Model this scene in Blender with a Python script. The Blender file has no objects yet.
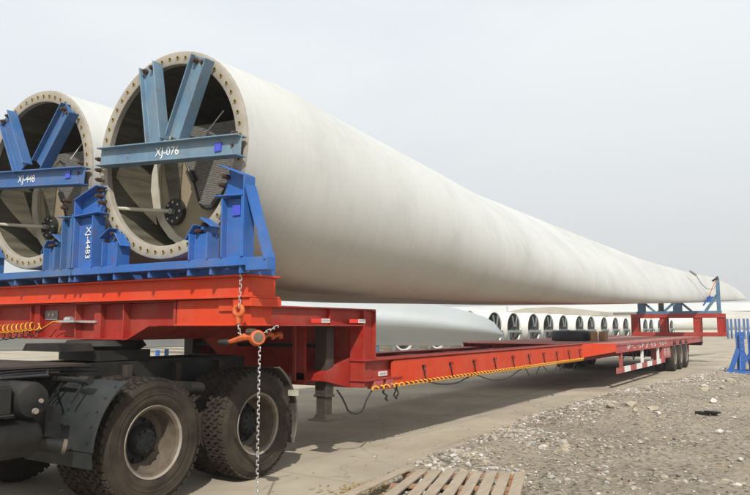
import bpy, bmesh, math, random
from mathutils import Vector, Matrix
R = math.radians
random.seed(7)
scene = bpy.context.scene
C = scene.collection

# ---------------------------------------------------------------- camera, world, sun
cam_d = bpy.data.cameras.new('camera'); cam = bpy.data.objects.new('camera', cam_d); C.objects.link(cam)
cam_d.sensor_width = 36; cam_d.lens = 36*700/750; cam_d.clip_start = 0.05; cam_d.clip_end = 3000
cam.location = (0, 0, 1.53)
cam.rotation_euler = (R(90) + math.atan(79/700), 0, R(31.8))
scene.camera = cam
scene.render.resolution_x = 1024; scene.render.resolution_y = 676
scene.view_settings.view_transform = 'Standard'
scene.view_settings.look = 'None'
scene.view_settings.exposure = 0.0
scene.view_settings.gamma = 1
try: scene.view_settings.use_curve_mapping = False
except Exception: pass

SUNV = Vector((0.62, -0.90, 1.0)).normalized()
world = bpy.data.worlds.new('World'); scene.world = world; world.use_nodes = True
nt = world.node_tree; nt.nodes.clear()
wo = nt.nodes.new('ShaderNodeOutputWorld'); bg = nt.nodes.new('ShaderNodeBackground'); bg.inputs[1].default_value = 0.1
sky = nt.nodes.new('ShaderNodeTexSky'); sky.sky_type = 'NISHITA'; sky.sun_disc = False
sky.sun_elevation = math.asin(SUNV.z); sky.sun_rotation = math.atan2(SUNV.x, SUNV.y)
sky.dust_density = 4; sky.air_density = 1.0
tc = nt.nodes.new('ShaderNodeTexCoord')
mp = nt.nodes.new('ShaderNodeMapping'); mp.inputs['Scale'].default_value = (1, 1, 2.2)
nt.links.new(tc.outputs['Generated'], mp.inputs[0])
nz = nt.nodes.new('ShaderNodeTexNoise'); nz.inputs['Scale'].default_value = 1.6; nz.inputs['Detail'].default_value = 5; nz.inputs['Roughness'].default_value = 0.5
nt.links.new(mp.outputs[0], nz.inputs['Vector'])
cr = nt.nodes.new('ShaderNodeValToRGB')
cr.color_ramp.elements[0].position = 0.38; cr.color_ramp.elements[0].color = (8.5, 9.1, 9.6, 1)
cr.color_ramp.elements[1].position = 0.60; cr.color_ramp.elements[1].color = (9.5, 9.95, 10.05, 1)
nt.links.new(nz.outputs[0], cr.inputs[0])
sep = nt.nodes.new('ShaderNodeSeparateXYZ'); nt.links.new(tc.outputs['Generated'], sep.inputs[0])
hr = nt.nodes.new('ShaderNodeMapRange'); hr.inputs[1].default_value = 0.0; hr.inputs[2].default_value = 0.42
hr.interpolation_type = 'SMOOTHSTEP'
nt.links.new(sep.outputs['Z'], hr.inputs[0])
hm = nt.nodes.new('ShaderNodeMixRGB'); hm.inputs[1].default_value = (7.6, 7.7, 7.72, 1)
nt.links.new(hr.outputs[0], hm.inputs[0]); nt.links.new(cr.outputs[0], hm.inputs[2])
mx = nt.nodes.new('ShaderNodeMixRGB'); mx.inputs[0].default_value = 0.90
nt.links.new(sky.outputs[0], mx.inputs[1]); nt.links.new(hm.outputs[0], mx.inputs[2])
nt.links.new(mx.outputs[0], bg.inputs[0]); nt.links.new(bg.outputs[0], wo.inputs[0])

sd = bpy.data.lights.new('sun', 'SUN'); sd.energy = 4.4; sd.angle = R(0.6); sd.color = (1.0, 0.97, 0.915)
so = bpy.data.objects.new('sun', sd); C.objects.link(so); so.rotation_euler = (-SUNV).to_track_quat('-Z', 'Y').to_euler()
so.location = (6, -8, 12)

# ---------------------------------------------------------------- materials
def mat(name, col, rough=0.6, col2=None, nscale=6.0, namt=1.0, rust=0.0, rustcol=(0.16, 0.06, 0.025), bump=0.0, bscale=40.0,
        dust=0.0, dustcol=(0.33, 0.27, 0.19), metal=0.0, lo=0.35, hi=0.7, stretch=None, spec=0.5, streak=0.0, streakcol=(0.20, 0.09, 0.06)):
    m = bpy.data.materials.new(name); m.use_nodes = True
    n = m.node_tree; b = n.nodes['Principled BSDF']
    b.inputs['Roughness'].default_value = rough; b.inputs['Metallic'].default_value = metal
    b.inputs['Specular IOR Level'].default_value = spec
    t = n.nodes.new('ShaderNodeTexCoord'); vec = t.outputs['Object']
    if stretch:
        mpn = n.nodes.new('ShaderNodeMapping'); mpn.inputs['Scale'].default_value = stretch
        n.links.new(vec, mpn.inputs[0]); vec2 = mpn.outputs[0]
    else: vec2 = vec
    def noise(sc, det=5, rg=0.6, v=None):
        q = n.nodes.new('ShaderNodeTexNoise'); q.inputs['Scale'].default_value = sc; q.inputs['Detail'].default_value = det
        q.inputs['Roughness'].default_value = rg; n.links.new(v or vec, q.inputs['Vector']); return q.outputs[0]
    def ramp(src, a, c):
        r = n.nodes.new('ShaderNodeMapRange'); r.inputs[1].default_value = a; r.inputs[2].default_value = c
        n.links.new(src, r.inputs[0]); return r.outputs[0]
    cur = None
    def mixin(fac, c2, amt=1.0):
        nonlocal cur
        k = n.nodes.new('ShaderNodeMixRGB')
        if amt != 1.0:
            mu = n.nodes.new('ShaderNodeMath'); mu.operation = 'MULTIPLY'; mu.inputs[1].default_value = amt
            n.links.new(fac, mu.inputs[0]); fac = mu.outputs[0]
        n.links.new(fac, k.inputs[0])
        if cur is None: k.inputs[1].default_value = (*col, 1)
        else: n.links.new(cur, k.inputs[1])
        k.inputs[2].default_value = (*c2, 1); cur = k.outputs[0]
    if col2: mixin(ramp(noise(nscale, v=vec2), lo, hi), col2, namt)
    if dust > 0: mixin(ramp(noise(2.3, 6, 0.65), 0.42, 0.75), dustcol, dust)
    if streak > 0:
        mps = n.nodes.new('ShaderNodeMapping'); mps.inputs['Scale'].default_value = (5, 5, 0.7); n.links.new(vec, mps.inputs[0])
        mixin(ramp(noise(3.0, 7, 0.7, v=mps.outputs[0]), 0.52, 0.74), streakcol, streak)
        mixin(ramp(noise(16, 6, 0.7), 0.60, 0.70), streakcol, streak*0.7)
    if rust > 0: mixin(ramp(noise(9, 8, 0.75), 0.60, 0.68), rustcol, rust)
    if cur is None: b.inputs['Base Color'].default_value = (*col, 1)
    else: n.links.new(cur, b.inputs['Base Color'])
    rv = n.nodes.new('ShaderNodeMapRange'); rv.inputs[3].default_value = max(0.05, rough-0.12); rv.inputs[4].default_value = min(1, rough+0.15)
    n.links.new(noise(7, 4), rv.inputs[0]); n.links.new(rv.outputs[0], b.inputs['Roughness'])
    if bump > 0:
        bp = n.nodes.new('ShaderNodeBump'); bp.inputs['Strength'].default_value = bump; bp.inputs['Distance'].default_value = 0.01
        n.links.new(noise(bscale, 6, 0.7), bp.inputs['Height']); n.links.new(bp.outputs[0], b.inputs['Normal'])
    return m
M = {}
M['orange'] = mat('fresh_orange_red_paint', (0.58, 0.046, 0.008), 0.6, (0.46, 0.036, 0.010), 3, 0.7, rust=0.5, rustcol=(0.20, 0.03, 0.015), dust=0.16, bump=0.08, spec=0.3, streak=0.30, streakcol=(0.30, 0.035, 0.02))
M['red'] = mat('dull_crimson_paint', (0.34, 0.018, 0.010), 0.55, (0.25, 0.016, 0.011), 3, 0.8, rust=0.7, dust=0.22, bump=0.10, spec=0.3, streak=0.35, streakcol=(0.17, 0.05, 0.04))
M['deck'] = mat('worn_red_deck', (0.30, 0.06, 0.05), 0.8, (0.34, 0.16, 0.13), 1.6, 0.9, dust=0.5, dustcol=(0.36, 0.26, 0.21), bump=0.2)
M['redworn'] = mat('worn_red_side_paint', (0.36, 0.03, 0.03), 0.6, (0.36, 0.12, 0.11), 8, 0.7, dust=0.4, bump=0.08)
M['blue'] = mat('bright_blue_paint', (0.028, 0.125, 0.40), 0.55, (0.025, 0.095, 0.30), 5, 0.8, rust=0.9, dust=0.18, bump=0.10, spec=0.3, streak=0.3, streakcol=(0.10, 0.12, 0.16))
M['blue_mid'] = mat('mid_and_shaded_blue_paint', (0.035, 0.12, 0.32), 0.55, (0.04, 0.11, 0.23), 4, 0.7, rust=0.9, dust=0.2, bump=0.10, spec=0.3, streak=0.3, streakcol=(0.10, 0.12, 0.15))
M['blue_pale'] = mat('faded_grey_blue_paint', (0.13, 0.23, 0.32), 0.6, (0.08, 0.155, 0.24), 3.5, 0.9, rust=1.0, dust=0.35, dustcol=(0.30, 0.29, 0.24), bump=0.10, streak=0.5, streakcol=(0.14, 0.13, 0.10))
M['blue_tip'] = mat('steel_blue_paint', (0.07, 0.17, 0.27), 0.55, (0.04, 0.10, 0.17), 4, 0.8, rust=0.4, dust=0.15)
M['inner'] = mat('glassfibre_laminate', (0.125, 0.112, 0.078), 0.45, (0.06, 0.054, 0.038), 3.0, 0.9, stretch=(1, 0.5, 5), bump=0.25, bscale=18, lo=0.38, hi=0.62)
M['inner_shade'] = mat('shaded_laminate', (0.07, 0.062, 0.045), 0.7, (0.035, 0.03, 0.024), 1.0)  # darker copy of the laminate: shade inside the far roots put into colour
M['leg'] = mat('grimy_brown_steel', (0.03, 0.025, 0.021), 0.6, (0.07, 0.052, 0.038), 6, 0.8, dust=0.4, dustcol=(0.10, 0.08, 0.06), spec=0.3)
M['flange'] = mat('beige_root_flange', (0.33, 0.30, 0.25), 0.65, (0.24, 0.21, 0.17), 7, 0.8, dust=0.15, bump=0.05)
M['tan'] = mat('tan_bulkhead', (0.26, 0.215, 0.14), 0.55, (0.18, 0.145, 0.09), 3, 0.8, bump=0.1)
M['band'] = mat('pale_web_edge', (0.48, 0.45, 0.36), 0.6, (0.32, 0.29, 0.22), 5, 0.8)
M['stand'] = mat('faded_olive_grey_steel', (0.20, 0.23, 0.22), 0.6, (0.12, 0.14, 0.14), 2, 0.9, rust=0.5)
M['tyre'] = mat('dusty_tyre_rubber', (0.018, 0.0145, 0.012), 0.85, (0.045, 0.034, 0.024), 7, 0.8, dust=0.5, dustcol=(0.105, 0.08, 0.055), bump=0.15, bscale=60, spec=0.2)
M['rim'] = mat('dusty_white_rim', (0.27, 0.24, 0.205), 0.65, (0.15, 0.12, 0.09), 9, 0.8, rust=0.5, dust=0.4)
M['rimin'] = mat('dusty_shaded_rim_barrel', (0.13, 0.10, 0.07), 0.8, (0.06, 0.045, 0.03), 9, 0.9, rust=0.6)  # dusty brown, darkened further for the shade inside the wheel dish
M['black'] = mat('black_grimy_paint', (0.009, 0.010, 0.010), 0.5, (0.025, 0.023, 0.020), 5, 0.7, dust=0.45, dustcol=(0.06, 0.052, 0.042), bump=0.15, spec=0.25)
M['fender'] = mat('black_plastic_mudguard', (0.014, 0.017, 0.018), 0.5, (0.028, 0.031, 0.030), 3, 0.8, dust=0.5, dustcol=(0.060, 0.058, 0.050), bump=0.08, spec=0.3)
M['mudflap'] = mat('dusty_mudflap', (0.05, 0.045, 0.038), 0.7, (0.13, 0.11, 0.085), 5, 0.8)
M['rubber'] = mat('black_rubber', (0.015, 0.015, 0.015), 0.5)
M['steel'] = mat('galvanised_steel', (0.55, 0.55, 0.53), 0.4, (0.35, 0.34, 0.31), 30, 0.7, metal=0.6)
M['bolt'] = mat('dark_rusty_bolt', (0.06, 0.035, 0.025), 0.6, (0.12, 0.06, 0.035), 60, 0.8, metal=0.3)
M['brass'] = mat('yellow_zinc_insert', (0.34, 0.25, 0.08), 0.5, metal=0.2)
M['hole'] = mat('dark_bore', (0.012, 0.01, 0.008), 0.8)
M['hoist'] = mat('orange_hoist_paint', (0.58, 0.12, 0.02), 0.5, (0.34, 0.07, 0.02), 20, 0.9, rust=0.8, bump=0.05)
M['yellow'] = mat('yellow_air_hose', (0.70, 0.34, 0.02), 0.35)
M['orangehose'] = mat('orange_yellow_cable', (0.85, 0.42, 0.03), 0.4)
M['white'] = mat('white_paint', (0.74, 0.73, 0.70), 0.6, (0.55, 0.53, 0.48), 12, 0.5)
M['sticker_red'] = mat('red_reflective', (0.75, 0.03, 0.015), 0.3)
M['sticker_blue'] = mat('violet_blue_label', (0.05, 0.07, 0.50), 0.4)
M['ink'] = mat('grey_print', (0.22, 0.2, 0.2), 0.6)
M['wood'] = mat('weathered_pallet_wood', (0.36, 0.29, 0.21), 0.8, (0.24, 0.19, 0.135), 5, 0.9, stretch=(6, 1, 6), dust=0.4, dustcol=(0.42, 0.36, 0.27), bump=0.35, bscale=25)
M['wood_red'] = mat('reddish_pallet_wood', (0.34, 0.16, 0.08), 0.8, (0.25, 0.13, 0.07), 5, 0.9, dust=0.35, bump=0.35, bscale=25)
M['block'] = mat('brown_timber_block', (0.30, 0.17, 0.085), 0.8, (0.42, 0.26, 0.13), 8, 0.8, bump=0.3)
M['straw'] = mat('yellow_wood_chips', (0.38, 0.28, 0.14), 0.8, (0.24, 0.18, 0.10), 20, 0.8)
M['wall'] = mat('cream_factory_wall', (0.62, 0.57, 0.46), 0.8, (0.55, 0.50, 0.42), 0.3, 0.8)
M['roof'] = mat('pale_metal_roof', (0.66, 0.65, 0.60), 0.5, (0.56, 0.55, 0.51), 0.2, 0.8)
M['roof_brown'] = mat('brownish_roof', (0.40, 0.35, 0.28), 0.8, (0.5, 0.46, 0.38), 0.4, 0.8)
M['glass'] = mat('dark_window', (0.05, 0.06, 0.07), 0.2)
M['pole'] = mat('grey_pole', (0.45, 0.45, 0.44), 0.5)
M['strap'] = mat('orange_strap', (0.55, 0.16, 0.08), 0.7)
M['rope'] = mat('grey_rope', (0.25, 0.24, 0.22), 0.8)
M['stone'] = mat('pale_rubble', (0.36, 0.32, 0.26), 0.9, (0.24, 0.21, 0.17), 9, 0.9, bump=0.5, bscale=30)
M['stone_grey'] = mat('grey_rubble', (0.30, 0.28, 0.25), 0.9, (0.40, 0.37, 0.33), 9, 0.9, bump=0.5)
M['stone_buff'] = mat('buff_rubble', (0.38, 0.32, 0.23), 0.9, (0.28, 0.23, 0.17), 9, 0.9, bump=0.5, bscale=30)
M['stone_white'] = mat('white_rubble', (0.52, 0.49, 0.44), 0.9, (0.42, 0.39, 0.34), 9, 0.9, bump=0.4)
M['stone_dark'] = mat('dark_rubble', (0.12, 0.105, 0.09), 0.9, (0.2, 0.17, 0.14), 9, 0.9, bump=0.4)

def gelcoat():
    m = bpy.data.materials.new('white_gelcoat'); m.use_nodes = True; n = m.node_tree; b = n.nodes['Principled BSDF']
    t = n.nodes.new('ShaderNodeTexCoord')
    def noise(sc, det, rg, scl):
        mp = n.nodes.new('ShaderNodeMapping'); mp.inputs['Scale'].default_value = scl; n.links.new(t.outputs['Object'], mp.inputs[0])
        q = n.nodes.new('ShaderNodeTexNoise'); q.inputs['Scale'].default_value = sc; q.inputs['Detail'].default_value = det; q.inputs['Roughness'].default_value = rg
        n.links.new(mp.outputs[0], q.inputs['Vector']); return q.outputs[0]
    def ramp(s, a, c, o1=0.0, o2=1.0):
        r = n.nodes.new('ShaderNodeMapRange'); r.inputs[1].default_value = a; r.inputs[2].default_value = c; r.inputs[3].default_value = o1; r.inputs[4].default_value = o2
        n.links.new(s, r.inputs[0]); return r.outputs[0]
    k1 = n.nodes.new('ShaderNodeMixRGB'); k1.inputs[1].default_value = (0.53, 0.53, 0.50, 1); k1.inputs[2].default_value = (0.42, 0.42, 0.385, 1)
    n.links.new(ramp(noise(0.8, 6, 0.6, (1, 1, 1)), 0.45, 0.75), k1.inputs[0])
    # wind marks around the girth: thin streaks, stretched round the shell
    k2 = n.nodes.new('ShaderNodeMixRGB'); k2.inputs[2].default_value = (0.35, 0.34, 0.30, 1)
    n.links.new(k1.outputs[0], k2.inputs[1]); n.links.new(ramp(noise(2.2, 7, 0.78, (0.5, 20, 0.30)), 0.50, 0.74, 0, 0.45), k2.inputs[0])
    k3 = n.nodes.new('ShaderNodeMixRGB'); k3.inputs[2].default_value = (0.56, 0.56, 0.53, 1)
    n.links.new(k2.outputs[0], k3.inputs[1]); n.links.new(ramp(noise(3.2, 8, 0.75, (1, 1.6, 1)), 0.52, 0.66, 0, 0.5), k3.inputs[0])
    k4 = n.nodes.new('ShaderNodeMixRGB'); k4.inputs[2].default_value = (0.30, 0.27, 0.22, 1)
    n.links.new(k3.outputs[0], k4.inputs[1]); n.links.new(ramp(noise(9, 9, 0.8, (1, 1, 0.5)), 0.64, 0.78, 0, 0.45), k4.inputs[0])
    # underside shading painted in brown low on the shell, broken up by noise
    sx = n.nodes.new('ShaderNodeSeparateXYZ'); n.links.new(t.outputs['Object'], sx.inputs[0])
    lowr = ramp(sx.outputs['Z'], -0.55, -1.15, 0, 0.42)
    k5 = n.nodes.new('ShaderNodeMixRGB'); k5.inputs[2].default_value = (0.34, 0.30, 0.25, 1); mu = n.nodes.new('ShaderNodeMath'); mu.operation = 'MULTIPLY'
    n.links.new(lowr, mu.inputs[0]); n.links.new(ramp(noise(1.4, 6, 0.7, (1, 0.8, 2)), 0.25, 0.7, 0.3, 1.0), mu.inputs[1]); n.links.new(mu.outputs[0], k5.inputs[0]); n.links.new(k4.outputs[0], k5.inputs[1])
    n.links.new(k5.outputs[0], b.inputs['Base Color'])
    n.links.new(ramp(noise(3, 4, 0.6, (1, 3, 1)), 0.3, 0.7, 0.38, 0.58), b.inputs['Roughness'])
    bp = n.nodes.new('ShaderNodeBump'); bp.inputs['Strength'].default_value = 0.12; bp.inputs['Distance'].default_value = 0.02
    n.links.new(noise(1.5, 4, 0.5, (0.6, 2.5, 0.6)), bp.inputs['Height']); n.links.new(bp.outputs[0], b.inputs['Normal'])
    return m
M['gel'] = gelcoat()
M['tape'] = mat('greyish_joint_tape', (0.40, 0.39, 0.35), 0.5)
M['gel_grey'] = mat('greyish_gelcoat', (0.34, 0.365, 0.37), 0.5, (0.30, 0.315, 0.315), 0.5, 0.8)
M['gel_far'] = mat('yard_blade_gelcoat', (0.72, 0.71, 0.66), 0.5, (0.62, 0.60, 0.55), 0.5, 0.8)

def grip():
    m = bpy.data.materials.new('grey_grip_mat'); m.use_nodes = True; n = m.node_tree; b = n.nodes['Principled BSDF']
    t = n.nodes.new('ShaderNodeTexCoord'); mp = n.nodes.new('ShaderNodeMapping'); mp.inputs['Rotation'].default_value = (R(90), 0, 0)
    n.links.new(t.outputs['Object'], mp.inputs[0])
    br = n.nodes.new('ShaderNodeTexBrick'); br.inputs['Scale'].default_value = 14; br.inputs['Color1'].default_value = (0.14, 0.13, 0.115, 1)
    br.inputs['Color2'].default_value = (0.20, 0.19, 0.165, 1); br.inputs['Mortar'].default_value = (0.06, 0.055, 0.05, 1); br.inputs['Mortar Size'].default_value = 0.05
    n.links.new(mp.outputs[0], br.inputs['Vector']); n.links.new(br.outputs[0], b.inputs['Base Color']); b.inputs['Roughness'].default_value = 0.6
    return m
M['grip'] = grip()

def concrete():
    m = bpy.data.materials.new('dusty_concrete'); m.use_nodes = True; n = m.node_tree; b = n.nodes['Principled BSDF']
    t = n.nodes.new('ShaderNodeTexCoord')
    def noise(sc, det=6, rg=0.6, scl=(1, 1, 1)):
        mp = n.nodes.new('ShaderNodeMapping'); mp.inputs['Scale'].default_value = scl; n.links.new(t.outputs['Object'], mp.inputs[0])
        q = n.nodes.new('ShaderNodeTexNoise'); q.inputs['Scale'].default_value = sc; q.inputs['Detail'].default_value = det; q.inputs['Roughness'].default_value = rg
        n.links.new(mp.outputs[0], q.inputs['Vector']); return q.outputs[0]
    def ramp(s, a, c, o=1.0):
        r = n.nodes.new('ShaderNodeMapRange'); r.inputs[1].default_value = a; r.inputs[2].default_value = c; r.inputs[4].default_value = o
        n.links.new(s, r.inputs[0]); return r.outputs[0]
    cur = None
    def mixin(f, c, base=None):
        nonlocal cur
        k = n.nodes.new('ShaderNodeMixRGB'); n.links.new(f, k.inputs[0])
        if base: k.inputs[1].default_value = (*base, 1)
        else: n.links.new(cur, k.inputs[1])
        k.inputs[2].default_value = (*c, 1); cur = k.outputs[0]
    mixin(ramp(noise(0.5), 0.35, 0.7), (0.27, 0.225, 0.17), base=(0.45, 0.39, 0.29))
    mixin(ramp(noise(1.2, 7, 0.65, (1, 0.10, 1)), 0.50, 0.72, 0.6), (0.31, 0.275, 0.21))      # wheel tracks along the lane
    mixin(ramp(noise(0.9, 8, 0.7), 0.58, 0.70, 0.6), (0.49, 0.43, 0.33))                      # dust
    mixin(ramp(noise(2.6, 9, 0.75), 0.62, 0.74, 0.65), (0.22, 0.195, 0.155))
    mixin(ramp(noise(1.3, 5, 0.6, (0.7, 0.5, 1)), 0.66, 0.74, 0.5), (0.42, 0.27, 0.13))       # rusty wash
    mixin(ramp(noise(2.6, 6, 0.7, (1, 0.035, 1)), 0.55, 0.66, 0.5), (0.21, 0.185, 0.145))      # tyre marks
    mixin(ramp(noise(5.5, 3, 0.5, (0.9, 0.6, 1)), 0.70, 0.74, 0.55), (0.13, 0.115, 0.095))      # oil spots
    vo = n.nodes.new('ShaderNodeTexVoronoi'); vo.feature = 'DISTANCE_TO_EDGE'; vo.inputs['Scale'].default_value = 0.33
    wq = n.nodes.new('ShaderNodeMixRGB'); wq.blend_type = 'ADD'; wq.inputs[0].default_value = 0.9; n.links.new(t.outputs['Object'], wq.inputs[1])
    wn = n.nodes.new('ShaderNodeTexNoise'); wn.inputs['Scale'].default_value = 1.4; wn.inputs['Detail'].default_value = 7; n.links.new(t.outputs['Object'], wn.inputs['Vector']); n.links.new(wn.outputs[1], wq.inputs[2]); n.links.new(wq.outputs[0], vo.inputs['Vector'])
    mixin(ramp(vo.outputs['Distance'], 0.006, 0.0015, 0.28), (0.12, 0.10, 0.08))                # cracks
    mixin(ramp(noise(60, 4, 0.8), 0.40, 0.75, 0.35), (0.18, 0.155, 0.12))                     # grain
    # slab joints
    br = n.nodes.new('ShaderNodeTexBrick'); br.offset = 0.0; br.inputs['Scale'].default_value = 1.0
    br.inputs['Brick Width'].default_value = 4.2; br.inputs['Row Height'].default_value = 4.6; br.inputs['Mortar Size'].default_value = 0.010
    br.inputs['Mortar Smooth'].default_value = 0.3
    mp = n.nodes.new('ShaderNodeMapping'); mp.inputs['Location'].default_value = (0.05, -1.05, 0); mp.inputs['Rotation'].default_value = (0, 0, R(4))
    ad = n.nodes.new('ShaderNodeMixRGB'); ad.blend_type = 'ADD'; ad.inputs[0].default_value = 0.03
    n.links.new(t.outputs['Object'], ad.inputs[1])
    q = n.nodes.new('ShaderNodeTexNoise'); q.inputs['Scale'].default_value = 3; n.links.new(t.outputs['Object'], q.inputs['Vector']); n.links.new(q.outputs[1], ad.inputs[2])
    n.links.new(ad.outputs[0], mp.inputs[0]); n.links.new(mp.outputs[0], br.inputs['Vector'])
    mixin(ramp(br.outputs['Fac'], 0, 1, 0.40), (0.13, 0.11, 0.085))
    n.links.new(cur, b.inputs['Base Color']); b.inputs['Roughness'].default_value = 0.9; b.inputs['Specular IOR Level'].default_value = 0.25
    bp = n.nodes.new('ShaderNodeBump'); bp.inputs['Strength'].default_value = 0.35; bp.inputs['Distance'].default_value = 0.01
    n.links.new(noise(35, 8, 0.75), bp.inputs['Height']); n.links.new(bp.outputs[0], b.inputs['Normal'])
    return m
M['concrete'] = concrete()

def gravelmat():
    m = bpy.data.materials.new('grey_brown_gravel'); m.use_nodes = True; n = m.node_tree; b = n.nodes['Principled BSDF']
    t = n.nodes.new('ShaderNodeTexCoord')
    def noise(sc, det=6, rg=0.6):
        q = n.nodes.new('ShaderNodeTexNoise'); q.inputs['Scale'].default_value = sc; q.inputs['Detail'].default_value = det; q.inputs['Roughness'].default_value = rg
        n.links.new(t.outputs['Object'], q.inputs['Vector']); return q.outputs[0]
    def vor(sc):
        q = n.nodes.new('ShaderNodeTexVoronoi'); q.inputs['Scale'].default_value = sc; n.links.new(t.outputs['Object'], q.inputs['Vector']); return q
    def ramp(s, a, c, o=1.0):
        r = n.nodes.new('ShaderNodeMapRange'); r.inputs[1].default_value = a; r.inputs[2].default_value = c; r.inputs[4].default_value = o
        n.links.new(s, r.inputs[0]); return r.outputs[0]
    k = n.nodes.new('ShaderNodeMixRGB'); k.inputs[1].default_value = (0.175, 0.148, 0.112, 1); k.inputs[2].default_value = (0.24, 0.205, 0.155, 1)
    n.links.new(ramp(noise(0.45), 0.35, 0.65), k.inputs[0])
    v = vor(26); hs = n.nodes.new('ShaderNodeHueSaturation'); hs.inputs['Saturation'].default_value = 0.0; n.links.new(v.outputs['Color'], hs.inputs['Color'])
    ml = n.nodes.new('ShaderNodeMixRGB'); ml.blend_type = 'OVERLAY'; ml.inputs[0].default_value = 0.75; n.links.new(k.outputs[0], ml.inputs[1]); n.links.new(hs.outputs[0], ml.inputs[2])
    k2 = n.nodes.new('ShaderNodeMixRGB'); k2.inputs[2].default_value = (0.36, 0.28, 0.18, 1); n.links.new(ml.outputs[0], k2.inputs[1]); n.links.new(ramp(noise(0.8, 8, 0.7), 0.56, 0.72, 0.7), k2.inputs[0])
    k3 = n.nodes.new('ShaderNodeMixRGB'); k3.inputs[2].default_value = (0.55, 0.52, 0.47, 1); n.links.new(k2.outputs[0], k3.inputs[1]); n.links.new(ramp(noise(14, 6, 0.8), 0.66, 0.70, 0.8), k3.inputs[0])
    k4 = n.nodes.new('ShaderNodeMixRGB'); k4.inputs[2].default_value = (0.07, 0.06, 0.05, 1); n.links.new(k3.outputs[0], k4.inputs[1]); n.links.new(ramp(noise(22, 6, 0.8), 0.60, 0.68, 0.6), k4.inputs[0])
    n.links.new(k4.outputs[0], b.inputs['Base Color']); b.inputs['Roughness'].default_value = 0.95; b.inputs['Specular IOR Level'].default_value = 0.2
    bp = n.nodes.new('ShaderNodeBump'); bp.inputs['Strength'].default_value = 0.9; bp.inputs['Distance'].default_value = 0.03
    n.links.new(noise(22, 9, 0.8), bp.inputs['Height']); n.links.new(bp.outputs[0], b.inputs['Normal'])
    return m
M['gravel'] = gravelmat()

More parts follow.
